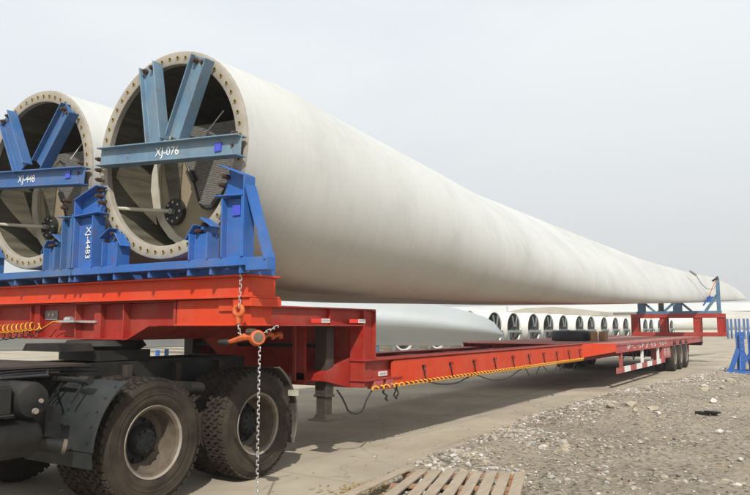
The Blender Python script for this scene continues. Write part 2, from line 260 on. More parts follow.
# ---------------------------------------------------------------- mesh helpers
class MB:
    def __init__(s): s.v = []; s.f = []; s.mi = []; s.mats = []; s.cur = 0
    def use(s, m):
        if m not in s.mats: s.mats.append(m)
        s.cur = s.mats.index(m); return s
    def add(s, vs, fs):
        o = len(s.v); s.v += [Vector(p) for p in vs]; s.f += [tuple(i+o for i in f) for f in fs]; s.mi += [s.cur]*len(fs); return s
    def box(s, x0, x1, y0, y1, z0, z1):
        return s.add([(x0,y0,z0),(x1,y0,z0),(x1,y1,z0),(x0,y1,z0),(x0,y0,z1),(x1,y0,z1),(x1,y1,z1),(x0,y1,z1)],
                     [(0,3,2,1),(4,5,6,7),(0,1,5,4),(1,2,6,5),(2,3,7,6),(3,0,4,7)])
    def bar(s, p0, p1, w, h, up=(0,0,1)):     # box along p0->p1, w across, h along up
        p0 = Vector(p0); p1 = Vector(p1); d = (p1-p0).normalized(); u = Vector(up); a = d.cross(u)
        if a.length < 1e-4: a = d.cross(Vector((1,0,0)))
        a.normalize(); u = a.cross(d)
        vs = [p + a*(w/2*i) + u*(h/2*j) for p in (p0, p1) for i, j in ((-1,-1),(1,-1),(1,1),(-1,1))]
        return s.add(vs, [(0,1,2,3),(7,6,5,4),(0,4,5,1),(1,5,6,2),(2,6,7,3),(3,7,4,0)])
    def ibeam(s, p0, p1, w, h, tf=0.014, tw=0.012, up=(0,0,1)):   # flanges normal to up, web in the middle
        p0 = Vector(p0); p1 = Vector(p1); d = (p1-p0).normalized(); u = Vector(up); a = d.cross(u).normalized(); u = a.cross(d)
        P = [(-w/2,-h/2),(w/2,-h/2),(w/2,-h/2+tf),(tw/2,-h/2+tf),(tw/2,h/2-tf),(w/2,h/2-tf),(w/2,h/2),(-w/2,h/2),(-w/2,h/2-tf),(-tw/2,h/2-tf),(-tw/2,-h/2+tf),(-w/2,-h/2+tf)]
        n = len(P); vs = [p + a*x + u*y for p in (p0, p1) for x, y in P]
        return s.add(vs, [(i, i+n, (i+1)%n+n, (i+1)%n) for i in range(n)] + [tuple(range(n)), tuple(range(2*n-1, n-1, -1))])
    def prism(s, poly, axis, a, b):           # poly of 2-tuples in the remaining axes, extruded along axis from a to b
        def mk(p, t):
            q = list(p); q.insert(axis, t); return q
        n = len(poly); vs = [mk(p, a) for p in poly] + [mk(p, b) for p in poly]
        return s.add(vs, [(i, (i+1)%n, (i+1)%n+n, i+n) for i in range(n)] + [tuple(range(n-1,-1,-1)), tuple(range(n, 2*n))])
    def tube(s, pts, r, n=8, caps=True):
        pts = [Vector(p) for p in pts]; k = len(pts); rr = r if isinstance(r, (list, tuple)) else [r]*k
        d0 = (pts[1]-pts[0]).normalized(); a = d0.orthogonal().normalized(); vs = []
        for i, p in enumerate(pts):
            d = ((pts[min(i+1,k-1)]-pts[max(i-1,0)])).normalized()
            a = (a - d*a.dot(d)); a = a.normalized() if a.length > 1e-6 else d.orthogonal().normalized(); b = d.cross(a)
            vs += [p + (a*math.cos(2*math.pi*j/n) + b*math.sin(2*math.pi*j/n))*rr[i] for j in range(n)]
        fs = [(i*n+j, i*n+(j+1)%n, (i+1)*n+(j+1)%n, (i+1)*n+j) for i in range(k-1) for j in range(n)]
        if caps: fs += [tuple(range(n-1,-1,-1)), tuple(range((k-1)*n, k*n))]
        return s.add(vs, fs)
    def cyl(s, p0, p1, r, n=16, r1=None): return s.tube([p0, p1], [r, r if r1 is None else r1], n)
    def lathe(s, prof, c, axis=0, n=48, close=False, a0=0, a1=2*math.pi):   # prof = (along axis, radius)
        c = Vector(c); full = abs(a1-a0-2*math.pi) < 1e-6; m = n if full else n+1; k = len(prof); vs = []
        for t, r in prof:
            for j in range(m):
                th = a0 + (a1-a0)*j/n; q = [r*math.cos(th), r*math.sin(th)]; q.insert(axis, t); vs.append(c+Vector(q))
        fs = []
        for i in range(k if close else k-1):
            i2 = (i+1) % k
            for j in range(n if full else m-1):
                j2 = (j+1) % m; fs.append((i*m+j, i*m+j2, i2*m+j2, i2*m+j))
        return s.add(vs, fs)
    def build(s, name, m, parent=None, smooth=None, bevel=0, kind=None):
        root = parent
        while root and root.parent: root = root.parent
        off = root.location if root else Vector((0,0,0))
        me = bpy.data.meshes.new(name); me.from_pydata([p-off for p in s.v], [], s.f)
        if s.mats:
            for q in s.mats: me.materials.append(q)
            me.polygons.foreach_set('material_index', s.mi)
        else: me.materials.append(m)
        bm = bmesh.new(); bm.from_mesh(me); bmesh.ops.recalc_face_normals(bm, faces=bm.faces)
        bm.to_mesh(me); bm.free()
        if smooth:
            me.shade_smooth(); me.set_sharp_from_angle(angle=R(smooth))
        me.update()
        o = bpy.data.objects.new(name, me); C.objects.link(o); o.parent = parent
        if bevel:
            bv = o.modifiers.new('bevel', 'BEVEL'); bv.width = bevel; bv.segments = 1; bv.limit_method = 'ANGLE'; bv.angle_limit = R(40)
        if kind: o['kind'] = kind
        return o
def thing(name, label, cat, loc=(0,0,0), group=None):
    o = bpy.data.objects.new(name, None); C.objects.link(o); o.location = loc; o.empty_display_size = 0.1
    return tag(o, label, cat, group)
def tag(o, label=None, cat=None, group=None, kind=None):
    if label: o['label'] = label
    if cat: o['category'] = cat
    if group: o['group'] = group
    if kind: o['kind'] = kind
    return o
def dup(o, loc=None, parent=None, label=None, rotz=None):
    c = o.copy(); C.objects.link(c)
    if parent: c.parent = parent
    if loc is not None: c.location = loc
    if rotz is not None: c.rotation_euler = (0, 0, rotz)
    if label: c['label'] = label
    for ch in list(o.children): dup(ch, parent=c)
    return c
def text(name, s, size, mtx, m, parent, ext=0.0015):
    cu = bpy.data.curves.new(name, 'FONT'); cu.body = s; cu.size = size; cu.extrude = ext; cu.align_x = 'CENTER'; cu.align_y = 'CENTER'; cu.resolution_u = 3
    t = bpy.data.objects.new(name, cu); C.objects.link(t)
    dg = bpy.context.evaluated_depsgraph_get(); me = bpy.data.meshes.new_from_object(t.evaluated_get(dg))
    bpy.data.objects.remove(t); me.transform(mtx)
    root = parent
    while root.parent: root = root.parent
    me.transform(Matrix.Translation(-root.location)); me.materials.clear(); me.materials.append(m)
    o = bpy.data.objects.new(name, me); C.objects.link(o); o.parent = parent; return o
def lerp(x, xs, ys):
    if x <= xs[0]: return ys[0]
    for i in range(len(xs)-1):
        if x <= xs[i+1]: t = (x-xs[i])/(xs[i+1]-xs[i]); return ys[i]+(ys[i+1]-ys[i])*t
    return ys[-1]
def smoothlerp(x, xs, ys):   # Catmull-Rom style
    if x <= xs[0]: return ys[0]
    if x >= xs[-1]: return ys[-1]
    i = max(j for j in range(len(xs)-1) if xs[j] <= x)
    def sl(k):
        if k <= 0: return (ys[1]-ys[0])/(xs[1]-xs[0])
        if k >= len(xs)-1: return (ys[-1]-ys[-2])/(xs[-1]-xs[-2])
        return (ys[k+1]-ys[k-1])/(xs[k+1]-xs[k-1])
    h = xs[i+1]-xs[i]; t = (x-xs[i])/h
    return ((2*t**3-3*t**2+1)*ys[i] + (t**3-2*t**2+t)*h*sl(i) + (-2*t**3+3*t**2)*ys[i+1] + (t**3-t**2)*h*sl(i+1))

# ---------------------------------------------------------------- setting
MB().add([(-500,-60,0),(400,-60,0),(400,900,0),(-500,900,0)], [(0,1,2,3)]).build('ground', M['concrete'], kind='structure')
from mathutils import noise as mn
def edge_x(y):   # where the gravel begins
    e = lerp(y, [-6, 3.5, 5.0, 5.8, 7.7, 9.4, 11.3, 16.3, 20, 24.6, 34, 60], [-2.2, -2.7, -3.15, -3.62, -3.98, -4.05, -4.15, -4.12, -3.7, -3.1, -2.7, -2.2])
    return e + 0.22*mn.noise((y*0.9, 3.1, 0)) + 0.10*mn.noise((y*3.7, 9.1, 0)) + 0.04*mn.noise((y*11, 5, 0))
def gz(x, y):
    d = x - edge_x(y)
    h = 0.002 + min(max(d, 0)/0.8, 1)*(0.035*mn.noise((x*0.9, y*0.9, 0)) + 0.035 + 0.035*mn.noise((x*3.2, y*3.2, 2)) + 0.020*mn.noise((x*11, y*11, 4)) + 0.012*mn.noise((x*27, y*27, 8)))
    h += 0.075*math.exp(-((d-0.55)/0.33)**2)*max(0, 0.5+mn.noise((y*0.8, 2, 0))+0.5*mn.noise((x*3, y*3, 5))) if d > 0 else 0
    dx, dy = x+2.85, y-12.6     # low heap of rubble
    h += 0.12*math.exp(-(dx*dx/0.5+dy*dy/1.3)) * (1+0.5*mn.noise((x*5, y*5, 7)))
    return h
g = MB(); ys = []; y = 2.0
while y < 75: ys.append(y); y += 0.035 + 0.006*max(0, y-4)
nx = 110
for y in ys:
    e = edge_x(y)
    for i in range(nx):
        t = i/(nx-1); x = e + (t**1.7)*26
        g.v.append(Vector((x, y, gz(x, y) if i else -0.004)))
g.f = [(j*nx+i, j*nx+i+1, (j+1)*nx+i+1, (j+1)*nx+i) for j in range(len(ys)-1) for i in range(nx-1)]
o = g.build('gravel_verge', M['gravel'], smooth=80); tag(o, kind='structure')

# stones scattered: the small ones nobody could count
def stone(mb, c, r, flat=0.6, seed=0):
    rnd = random.Random(seed); ph = rnd.random()*6.28
    ico = [(0,0,1)] + [(math.cos(ph+i*1.2566)*0.9, math.sin(ph+i*1.2566)*0.9, 0.42) for i in range(5)] + [(math.cos(ph+0.63+i*1.2566)*0.95, math.sin(ph+0.63+i*1.2566)*0.95, -0.35) for i in range(5)] + [(0,0,-0.9)]
    sx, sy = 0.7+rnd.random()*0.7, 0.6+rnd.random()*0.6; a = rnd.random()*3.14; ca, sa = math.cos(a), math.sin(a)
    vs = []
    for x, y, z in ico:
        k = r*(0.75+0.5*rnd.random()); x, y, z = x*sx*k, y*sy*k, z*flat*k
        vs.append((c[0]+x*ca-y*sa, c[1]+x*sa+y*ca, c[2]+z))
    fs = [(0,1+i,1+(i+1)%5) for i in range(5)] + [(1+i,6+i,1+(i+1)%5) for i in range(5)] + [(1+(i+1)%5,6+i,6+(i+1)%5) for i in range(5)] + [(6+i,11,6+(i+1)%5) for i in range(5)]
    mb.add(vs, fs)
rnd = random.Random(3)
st = MB()
pal = [M['stone'], M['stone'], M['stone_buff'], M['stone_grey'], M['stone_buff'], M['stone_white'], M['stone_dark'], M['stone_dark'], M['stone']]
for i in range(16000):
    y = 4.0 + 26*rnd.random()**1.9; x = edge_x(y) - 0.15 + (rnd.random()**1.25)*(1.2+y*0.62)
    d = x-edge_x(y)
    if d < 0 and rnd.random() < 0.6: continue
    r = 0.004 + 0.016*rnd.random()**5 + 0.0005*y
    cl = mn.noise((x*0.7, y*0.7, 20)); 
    if cl < -0.1 and rnd.random() < 0.6: continue
    st.use(rnd.choice(pal)); stone(st, (x, y, gz(x, y)+r*0.2), r, 0.6, i)
for i in range(9000):   # middling rubble, thickest in the windrow along the road edge
    y = 4.6 + 24*rnd.random()**1.6; near = rnd.random() < 0.42
    d = abs(rnd.gauss(0.5, 0.45)) if near else rnd.random()*(1.5+y*0.55); x = edge_x(y)+d
    if mn.noise((x*0.9, y*0.9, 31)) < (-0.1 if near else 0.05): continue
    r = 0.010 + 0.032*rnd.random()**3.5 + 0.0008*y
    st.use(rnd.choice([M['stone'], M['stone_buff'], M['stone_buff'], M['stone_dark'], M['stone_grey'], M['stone_grey'], M['stone_white']])); stone(st, (x, y, gz(x, y)+r*0.05), r, 0.55, i+50000)
for i in range(260):   # crumbs blown on the concrete
    y = 4.5+16*rnd.random(); x = edge_x(y) - 0.9*rnd.random()**2
    st.use(rnd.choice(pal)); stone(st, (x, y, 0.004), 0.005+0.007*rnd.random(), 0.6, i+99999)
o = st.build('gravel_stones', None); tag(o, kind='stuff')
# larger lumps that can be told apart
lumps = [(-2.72,12.7,.10,'stone_buff'),(-2.98,12.4,.085,'stone_buff'),(-2.55,12.2,.07,'stone_buff'),(-3.15,12.9,.08,'stone'),(-2.4,12.9,.09,'stone_buff'),(-2.25,12.5,.06,'stone_white'),
         (-2.8,9.1,.07,'stone'),(-2.68,8.8,.06,'stone_buff'),(-2.9,8.6,.05,'stone_white'),(-3.55,12.2,.06,'stone_white'),(-1.2,11.2,.055,'stone_white'),(-0.75,8.8,.05,'stone_white'),
         (-1.75,15.5,.09,'stone_white'),(-2.2,18.3,.10,'stone_buff'),(-1.9,18.8,.09,'stone'),(-2.35,19.3,.08,'stone_white'),(-2.0,21.5,.11,'stone_buff')]
lump_lb = ['largest buff stone in the low heap of rubble', 'buff stone at the left of the rubble heap', 'small buff stone at the front of the rubble heap', 'grey stone behind the left of the rubble heap', 'buff stone behind the right of the rubble heap', 'white stone at the right of the rubble heap',
 'largest grey stone on the gravel between pallet and rubble heap', 'buff stone beside the largest grey stone', 'white stone in front of the largest grey stone', 'white stone on the gravel edge left of the rubble heap', 'white stone in the open gravel at right', 'white stone nearest the camera at right',
 'white stone beyond the black rubber scrap', 'buff stone beyond the rubble heap by the road edge', 'grey stone beside the buff one near the road edge', 'white stone near the road edge short of the blue trestle', 'farthest buff stone, before the blue trestle']
for i, (x, y, r, m) in enumerate(lumps):
    mb = MB(); stone(mb, (x, y, gz(x, y)+r*0.3), r, 0.6, 500+i); ob = mb.build('rubble_stone', M[m])
    tag(ob, lump_lb[i], 'stone', 'larger lumps of rubble on the gravel')
mb = MB(); mb.prism([(-1.78,13.2),(-1.5,13.05),(-1.42,13.12),(-1.55,13.22),(-1.72,13.33)], 2, 0.05, 0.10); mb.prism([(-1.62,13.1),(-1.4,12.98),(-1.36,13.05),(-1.5,13.15)], 2, 0.10, 0.13)
tag(mb.build('rubber_scrap', M['rubber']), 'black scrap of rubber lying alone on the gravel', 'scrap')

# ---------------------------------------------------------------- blades
def section(c, tc, w, n=56):
    """closed outline in (s across chord from LE, t thickness); w=0 circle, w=1 airfoil; unit-free"""
    pts = []
    for j in range(n):
        a = 2*math.pi*j/n
        s = 0.5*(1-math.cos(a)); sg = 1 if math.sin(a) >= 0 else -1
        yt = 5*tc*(0.2969*math.sqrt(max(s,0))-0.1260*s-0.3516*s*s+0.2843*s**3-0.1036*s**4)
        cyl = 0.5*math.sin(a)*tc
        y = sg*yt
        if sg < 0: y = y*(0.85) + 0.10*tc*(s*(1-s))*2*(1 if s > .5 else .3)
        pts.append((s*c, (cyl*(1-w)+y*w)*c))
    return pts
def loft(stations, y0, xcs, zt, zb, th, tcs, ws, n=56):
    """returns rings of world points for a blade lying along Y"""
    rings = []
    for Y in stations:
        tc = smoothlerp(Y, *tcs); w = min(1, max(0, lerp(Y, *ws))); an = R(smoothlerp(Y, *th)); top = smoothlerp(Y, *zt); bot = smoothlerp(Y, *zb); xc = smoothlerp(Y, *xcs)
        P = section(1.0, tc, w, n); ca, sa = math.cos(an), math.sin(an)
        Q = [(-(s*ca) + t*sa, s*sa + t*ca) for s, t in P]   # LE low and near, TE up and away
        zmin = min(q[1] for q in Q); zmax = max(q[1] for q in Q); k = (top-bot)/(zmax-zmin)
        xm = max(q[0] for q in Q)
        half = smoothlerp(Y, *HALF)
        rings.append([Vector((xc + half + (q[0]-xm)*k, Y, bot+(q[1]-zmin)*k)) for q in Q])
    return rings
HALF = ([4.5, 5.5, 8, 11, 17, 26, 34, 40, 42.2], [1.0, 1.03, 1.0, 0.92, 0.72, 0.5, 0.36, 0.2, 0.05])   # near-side bulge beyond the axis
XC = ([4.5, 34, 38, 42.2], [-5.09, -4.12, -3.68, -2.95])
ZT = ([4.5, 5.0, 5.6, 6.7, 8.2, 10.2, 13, 17.2, 21, 24.2, 29, 33, 36.4, 39.4, 41.4, 42.2], [4.15, 4.16, 4.198, 4.214, 4.282, 4.374, 4.243, 3.99, 3.827, 3.728, 3.747, 3.783, 3.85, 3.638, 3.332, 3.162])
ZB = ([4.5, 5.0, 6.2, 8.6, 10.2, 12.1, 15.4, 18.4, 22.7, 29, 34, 38, 42.2], [2.15, 2.1, 1.933, 1.923, 1.932, 1.973, 2.032, 2.112, 2.231, 2.427, 2.611, 2.749, 2.936])
TH = ([4.5, 6, 10, 17, 26, 34, 42.2], [50, 50, 52, 60, 70, 78, 82])
TCS = ([4.5, 5.5, 8, 11, 17, 26, 42.2], [1.0, 0.96, 0.74, 0.52, 0.36, 0.27, 0.2])
WS = ([4.5, 5.6, 9, 13, 42.2], [0, 0, 0.55, 1, 1])
N = 64
st_y = [4.5+0.25*i for i in range(15)] + [8.5+0.6*i for i in range(22)] + [22+0.9*i for i in range(16)] + [36.2, 37, 37.8, 38.6, 39.4, 40, 40.6, 41.1, 41.5, 41.8, 42.05, 42.2]
rings = loft(st_y, 4.5, XC, ZT, ZB, TH, TCS, WS, N)
AX = Vector((-5.09, 4.5, 3.15))
# exact circle at the root, blending over the first metre
for i, Y in enumerate(st_y):
    k = max(0, 1-(Y-4.5)/1.2); k = k*k*(3-2*k)
    for j in range(N):
        a = 2*math.pi*j/N; an = R(50)
        s, t = 0.5*(1-math.cos(a))-0.5, 0.5*math.sin(a)
        q = Vector((AX.x + 2*(-(s*math.cos(an)) + t*math.sin(an)), Y, AX.z + 2*(s*math.sin(an)+t*math.cos(an))))
        rings[i][j] = rings[i][j].lerp(q, k)

def make_blade():
    root = thing('wind_turbine_blade', 'long white wind turbine blade nearest the camera, its root braced by the pale XJ-076 beam', 'turbine blade', AX, 'turbine blades loaded on the trailer')
    b = MB(); n = N
    for r in rings: b.v += r
    b.f = [(i*n+j, i*n+(j+1)%n, (i+1)*n+(j+1)%n, (i+1)*n+j) for i in range(len(rings)-1) for j in range(n)]
    k = (len(rings)-1)*n; b.f.append(tuple(range(k, k+n))); b.mi = [0]*len(b.f)
    sh = b.build('blade_shell', M['gel'], root, smooth=50)
    def circ(r, y, m=72): return [(AX.x+r*math.cos(2*math.pi*j/m), y, AX.z+r*math.sin(2*math.pi*j/m)) for j in range(m)]
    f = MB().lathe([(4.5, 0.999), (4.478, 0.992), (4.472, 0.975), (4.472, 0.885), (4.478, 0.872), (4.53, 0.870), (4.53, 0.96)], (AX.x, 0, AX.z), 1, 96)
    fl = f.build('root_flange', M['flange'], root, smooth=35)
    # laminate tube seen through the opening
    t = MB(); prof = [(4.528, 0.955), (4.8, 0.955), (5.4, 0.93), (5.9, 0.91)]
    t.lathe(prof, (AX.x, 0, AX.z), 1, 72); t.build('inner_wall', M['inner'], root, smooth=40)
    w = MB(); w.lathe([(5.85, 0.0), (5.85, 0.912)], (AX.x, 0, AX.z), 1, 48); w.build('tube_depth_shade', M['hole'], root)  # near-black disc standing in for the shaded depth of the tube
    # shear web: tan panel with a pale curved edge, grip-textured cover, disc and rod
    p = MB(); Yp = 4.97
    arc = [(-0.50, 0.42), (-0.66, 0.20), (-0.735, -0.02), (-0.74, -0.20), (-0.69, -0.40), (-0.58, -0.58), (-0.44, -0.72), (-0.28, -0.81), (0.05, -0.86), (0.42, -0.75), (0.70, -0.51), (0.84, -0.15), (0.83, 0.25), (0.66, 0.55), (0.45, 0.40)]
    arc = [(AX.x+x, AX.z+z) for x, z in arc]
    p.prism(arc, 1, Yp, Yp+0.03); p.build('web_panel', M['tan'], root)
    e = MB(); ea = arc[:8]; inner = [(x+0.105, z+0.035*k/7) for k, (x, z) in enumerate(ea)]
    for q in range(len(ea)-1): e.prism([ea[q], ea[q+1], inner[q+1], inner[q]], 1, Yp-0.045, Yp-0.002)
    e.build('web_edge', M['band'], root, smooth=30)
    e = MB(); e.prism([(AX.x-0.60, AX.z+0.38), (AX.x-0.56, AX.z-0.05), (AX.x-0.42, AX.z-0.50), (AX.x-0.36, AX.z-0.52), (AX.x-0.30, AX.z+0.2), (AX.x-0.30, AX.z+0.40)], 1, Yp-0.02, Yp-0.004); e.build('web_dark_sheet', M['inner'], root)  # darker sheet laid on the panel beside its pale edge
    g = MB(); pts = [(-0.24, 0.40), (-0.21, 0.06), (-0.06, -0.20), (0.02, -0.41), (0.07, -0.46), (0.13, -0.48), (0.20, -0.47), (0.26, -0.43), (0.45, -0.15), (0.50, 0.0), (0.46, 0.36)]
    pts = [(AX.x+x, AX.z+z) for x, z in pts]
    g.prism(pts, 1, Yp-0.08, Yp-0.06); gp = g.build('access_cover', M['grip'], root)
    g = MB(); g.tube([(x, Yp-0.085, z) for x, z in pts[1:10]], 0.011, 6); g.build('cover_edge', M['rubber'], gp, smooth=40)
    for x, z, a in ((AX.x-0.07, AX.z-0.13, 30), (AX.x+0.26, AX.z-0.41, -40)):
        g = MB(); dx, dz = 0.06*math.cos(R(a+90)), 0.06*math.sin(R(a+90)); g.bar((x-dx, Yp-0.10, z-dz), (x+dx, Yp-0.10, z+dz), 0.045, 0.04, (0,1,0)); g.build('cover_clip', M['rubber'], gp)
    dc = (AX.x-0.385, 0, AX.z-0.455); yd = Yp-0.05
    d = MB(); d.lathe([(yd, 0), (yd, 0.13), (Yp-0.003, 0.135)], dc, 1, 32); hd = d.build('lightning_disc', M['rubber'], root, smooth=30)
    for k in range(8):
        d = MB(); cx_, cz_ = dc[0]+0.098*math.cos(k*0.785), dc[2]+0.098*math.sin(k*0.785); d.cyl((cx_, yd-0.014, cz_), (cx_, yd-0.001, cz_), 0.012, 8); d.build('bolt', M['steel'], hd)
    d = MB(); d.cyl((dc[0], yd-0.05, dc[2]), (dc[0], yd-0.001, dc[2]), 0.028, 10); d.build('boss', M['steel'], hd)
    d = MB(); d.tube([(AX.x-0.84, 4.60, AX.z-0.425), (AX.x-0.62, 4.75, AX.z-0.44), (dc[0], yd-0.05, dc[2])], 0.020, 8); d.build('rod', M['band'], root, smooth=40)
    d = MB(); d.tube([(AX.x-0.22, 4.75, AX.z+0.36), (AX.x-0.08, 4.75, AX.z+0.46), (AX.x+0.03, 4.75, AX.z+0.40)], 0.011, 6); d.build('cable', M['white'], root)
    d = MB(); d.tube([(AX.x+0.24, 4.75, AX.z+0.25), (AX.x+0.42, 4.78, AX.z+0.44)], 0.006, 6); d.build('cable', M['white'], root)
    # bolt inserts
    first = None
    for k in range(54):
        a = 2*math.pi*(k+0.5)/54; cx, cz = AX.x+0.93*math.cos(a), AX.z+0.93*math.sin(a)
        if first is None:
            q = MB(); q.use(M['brass']); q.lathe([(4.468, 0.0125), (4.464, 0.0145), (4.464, 0.0185), (4.472, 0.020)], (cx, 0, cz), 1, 12)
            q.use(M['hole']); q.lathe([(4.4675, 0.0), (4.4675, 0.0125)], (cx, 0, cz), 1, 12)
            first = q.build('bolt_insert', None, fl, smooth=30); fa = Vector((cx, 0, cz))
        else:
            c = first.copy(); C.objects.link(c); c.parent = fl; c.location = Vector((cx, 0, cz))-fa
    return root
blade = make_blade()
SEP = 2.12
blade2 = dup(blade, loc=(AX.x-SEP, 4.5, 3.15), label='white wind turbine blade at the left, behind, its root braced by the blue XJ-448 beam')

# hoop of seam on near blade (painted joint line) is left to the gelcoat; label patch on its underside near the tip
# ---------------------------------------------------------------- blue transport frames at the roots
def bolts(lst, m, parent, y0=4.42, y1=4.385, y2=4.36, r=0.024):
    for bx, bz in lst:
        b = MB(); b.cyl((bx, y0, bz), (bx, y1, bz), r, 6); b.cyl((bx, y1, bz), (bx, y2, bz), r*0.6, 8); b.build('bolt', m, parent)
def make_frame(cx, label, mbeam, mcradle, txt, loc, struts, dL, dR, pR, lx=-0.85, tsz=0.115, tx=0.11):
    """cx = axis x; plane of the frame just ahead of the flange; dL/dR extents of the base, pR outer edge of the right post"""
    root = thing('root_transport_frame', label, 'transport frame', loc, 'blue frames carrying the blade roots')
    zc = 3.15
    L0 = (cx+lx, 4.385, zc+0.055); L1 = (cx+1.02, 4.385, zc+(-0.075 if dR > 1 else -0.10))
    b = MB(); b.ibeam(L0, L1, 0.13, 0.185, 0.014, 0.012)
    cb = b.build('cross_beam', mbeam, root, bevel=0.003)
    for (tx_, tz), (bx, bz), side_flip in struts:
        tx_, bx = cx+tx_, cx+bx; tz, bz = zc+tz, zc+bz
        d = Vector((tx_-bx, 0, tz-bz)).normalized(); side = Vector((d.z, 0, -d.x))
        b = MB(); b.ibeam((bx, 4.385, bz), (tx_, 4.385, tz), 0.12, 0.205, 0.013, 0.012, up=side)
        s = b.build('strut', mbeam, root, bevel=0.003)
        bolts([(tx_-d.x*0.045+side.x*k, tz-d.z*0.045+side.z*k) for k in (-0.05, 0.05)], M['bolt'], s, 4.378, 4.35, 4.325, 0.027)
    lst = []
    for zz in (zc+0.05, zc-0.06, zc-0.16, zc-0.27):
        for k in (-1, 1):
            if k > 0 and zz < zc-0.1: continue
            lst.append((cx + k*math.sqrt((0.93 if k > 0 else 0.905)**2-(zz-zc)**2), zz))
    bolts(lst, M['bolt'], cb, 4.42, 4.385, 4.36, 0.024)
    b = MB(); b.box(cx+dL, cx+min(dR, 1.13), 4.34, 4.50, 2.035, 2.108); b.box(cx+dL, cx+min(dR, 1.02), 4.72, 4.82, 2.035, 2.10); b.build('base_beam', mcradle, root, bevel=0.004)
    if dR > 1.2: b = MB(); b.box(cx+1.131, cx+dR, 4.345, 4.46, 1.99, 2.10); b.build('base_end', mcradle, root, bevel=0.003)
    for x in (dL+0.03, -0.78, -0.55, -0.06, 0.45, 0.72, min(dR, 1.1)-0.04):
        b = MB(); b.box(cx+x-0.014, cx+x+0.014, 4.36, 4.80, 1.975, 2.034); b.build('sleeper_plate', mcradle, root)
    for k, xa, xb in ((-1, dL+0.02, -0.86), (1, pR-(0.24 if pR > 1 else 0.15), pR)):
        b = MB(); b.ibeam((cx+(xa+xb)/2, 4.40, 2.108), (cx+(xa+xb)/2, 4.40, 2.62), 0.15, xb-xa, 0.014, 0.012, up=(1,0,0))
        xo, xi = (xb, xa) if k > 0 else (xa, xb)
        if k < 0 or pR > 1: b.prism([(cx+xi-k*0.0, 2.90), (cx+xo-k*0.004, 2.80), (cx+xo-k*0.004, 2.62), (cx+xi, 2.60), (cx+xi-k*0.05, 2.70)], 1, 4.42, 4.44)
        if k < 0 or pR > 1: b.bar((cx+xi-k*0.03, 4.39, 2.915), (cx+xo+k*0.005, 4.39, 2.80), 0.013, 0.14, (0,1,0))
        b.bar((cx+xi-k*0.07, 4.39, 2.645), (cx+xo, 4.39, 2.63), 0.013, 0.15, (0,1,0))
        b.box(cx+min(xo, xo+k*0.013), cx+max(xo, xo+k*0.013), 4.33, 4.47, 2.108, 2.80 if k < 0 or pR > 1 else 2.66)
        po = b.build('post', mcradle, root, bevel=0.003)
        bolts([(cx+xi-k*0.01, 2.82), (cx+xi-k*0.05, 2.75)], M['bolt'], po, 4.42, 4.36, 4.34, 0.024)
        if k > 0 and dR > 1.2:
            b = MB(); b.bar((cx+1.118, 4.40, 2.72), (cx+1.345, 4.40, 2.075), 0.016, 0.13, (0,1,0)); b.prism([(cx+1.116, 2.70), (cx+1.116, 2.52), (cx+1.24, 2.108), (cx+1.34, 2.108)], 1, 4.455, 4.47); b.build('brace', mcradle, root)
            b = MB(); b.box(cx+0.94, cx+1.03, 4.380, 4.391, 2.47, 2.56); b.build('label_plate', M['sticker_blue'], po)
    for k in (-1, 1):
        x0, x1 = sorted((cx+k*0.46, cx+k*(0.72 if k < 0 or pR > 1 else 0.68)))
        b = MB(); b.ibeam(((x0+x1)/2, 4.40, 2.108), ((x0+x1)/2, 4.40, 2.34), 0.15, (x1-x0)*0.88, 0.013, 0.012, up=(1,0,0))
        b.prism([(cx+k*0.44, 2.30), (cx+k*0.50, 2.40), (cx+k*0.62, 2.47), (cx+k*0.74, 2.41), (cx+k*0.71, 2.30)], 1, 4.425, 4.44)
        b.bar((cx+k*0.43, 4.385, 2.29), (cx+k*0.53, 4.385, 2.42), 0.012, 0.12, (0,1,0)); b.bar((cx+k*0.61, 4.385, 2.475), (cx+k*0.755, 4.385, 2.385), 0.012, 0.12, (0,1,0))
        sb = b.build('stub', mcradle, root, bevel=0.003)
        bolts([(cx+k*0.54, 2.365), (cx+k*0.60, 2.42)], M['bolt'], sb, 4.42, 4.365, 4.345, 0.022)
    # writing
    slope = math.atan2(L1[2]-L0[2], L1[0]-L0[0])
    up = Matrix.Rotation(R(90), 4, 'X')
    text('painted_number', txt, tsz, Matrix.Translation((cx+tx, 4.376, L0[2]+(L1[2]-L0[2])*(tx-lx)/(1.02-lx))) @ Matrix.Rotation(-slope, 4, 'Y') @ up, M['white'], cb)
    b = MB(); b.box(cx+0.72, cx+0.80, 4.366, 4.3775, zc-0.095, zc-0.02); q = b.build('label_plate', M['sticker_blue'], cb); b = MB(); b.bar((cx+0.752, 4.3655, zc-0.066), (cx+0.768, 4.3655, zc-0.050), 0.001, 0.007); b.build('label_mark', M['blue_pale'], q)
    return root
STRUTS_MAIN = (((-0.17, 0.87), (-0.036, 0.099), 0), ((0.53, 0.81), (0.215, 0.098), 0))
STRUTS_LEFT = (((-0.44, 0.76), (-0.075, 0.105), 0), ((0.72, 0.66), (0.25, 0.10), 0))
fr = make_frame(AX.x, 'blue root frame of the nearest blade, with pale grey-blue XJ-076 cross beam', M['blue_pale'], M['blue'], 'XJ-076', (AX.x, 4.4, 2.0), STRUTS_MAIN, -1.18, 1.36, 1.10)
fr2 = make_frame(AX.x-SEP, 'root frame of the left blade, with mid blue XJ-448 cross beam', M['blue_mid'], M['blue_mid'], 'XJ-448', (AX.x-SEP, 4.4, 2.0), STRUTS_LEFT, -1.18, 0.925, 0.915, lx=-0.98, tx=0.02)  # cradle in the darker blue: shade on the left frame put into its colour
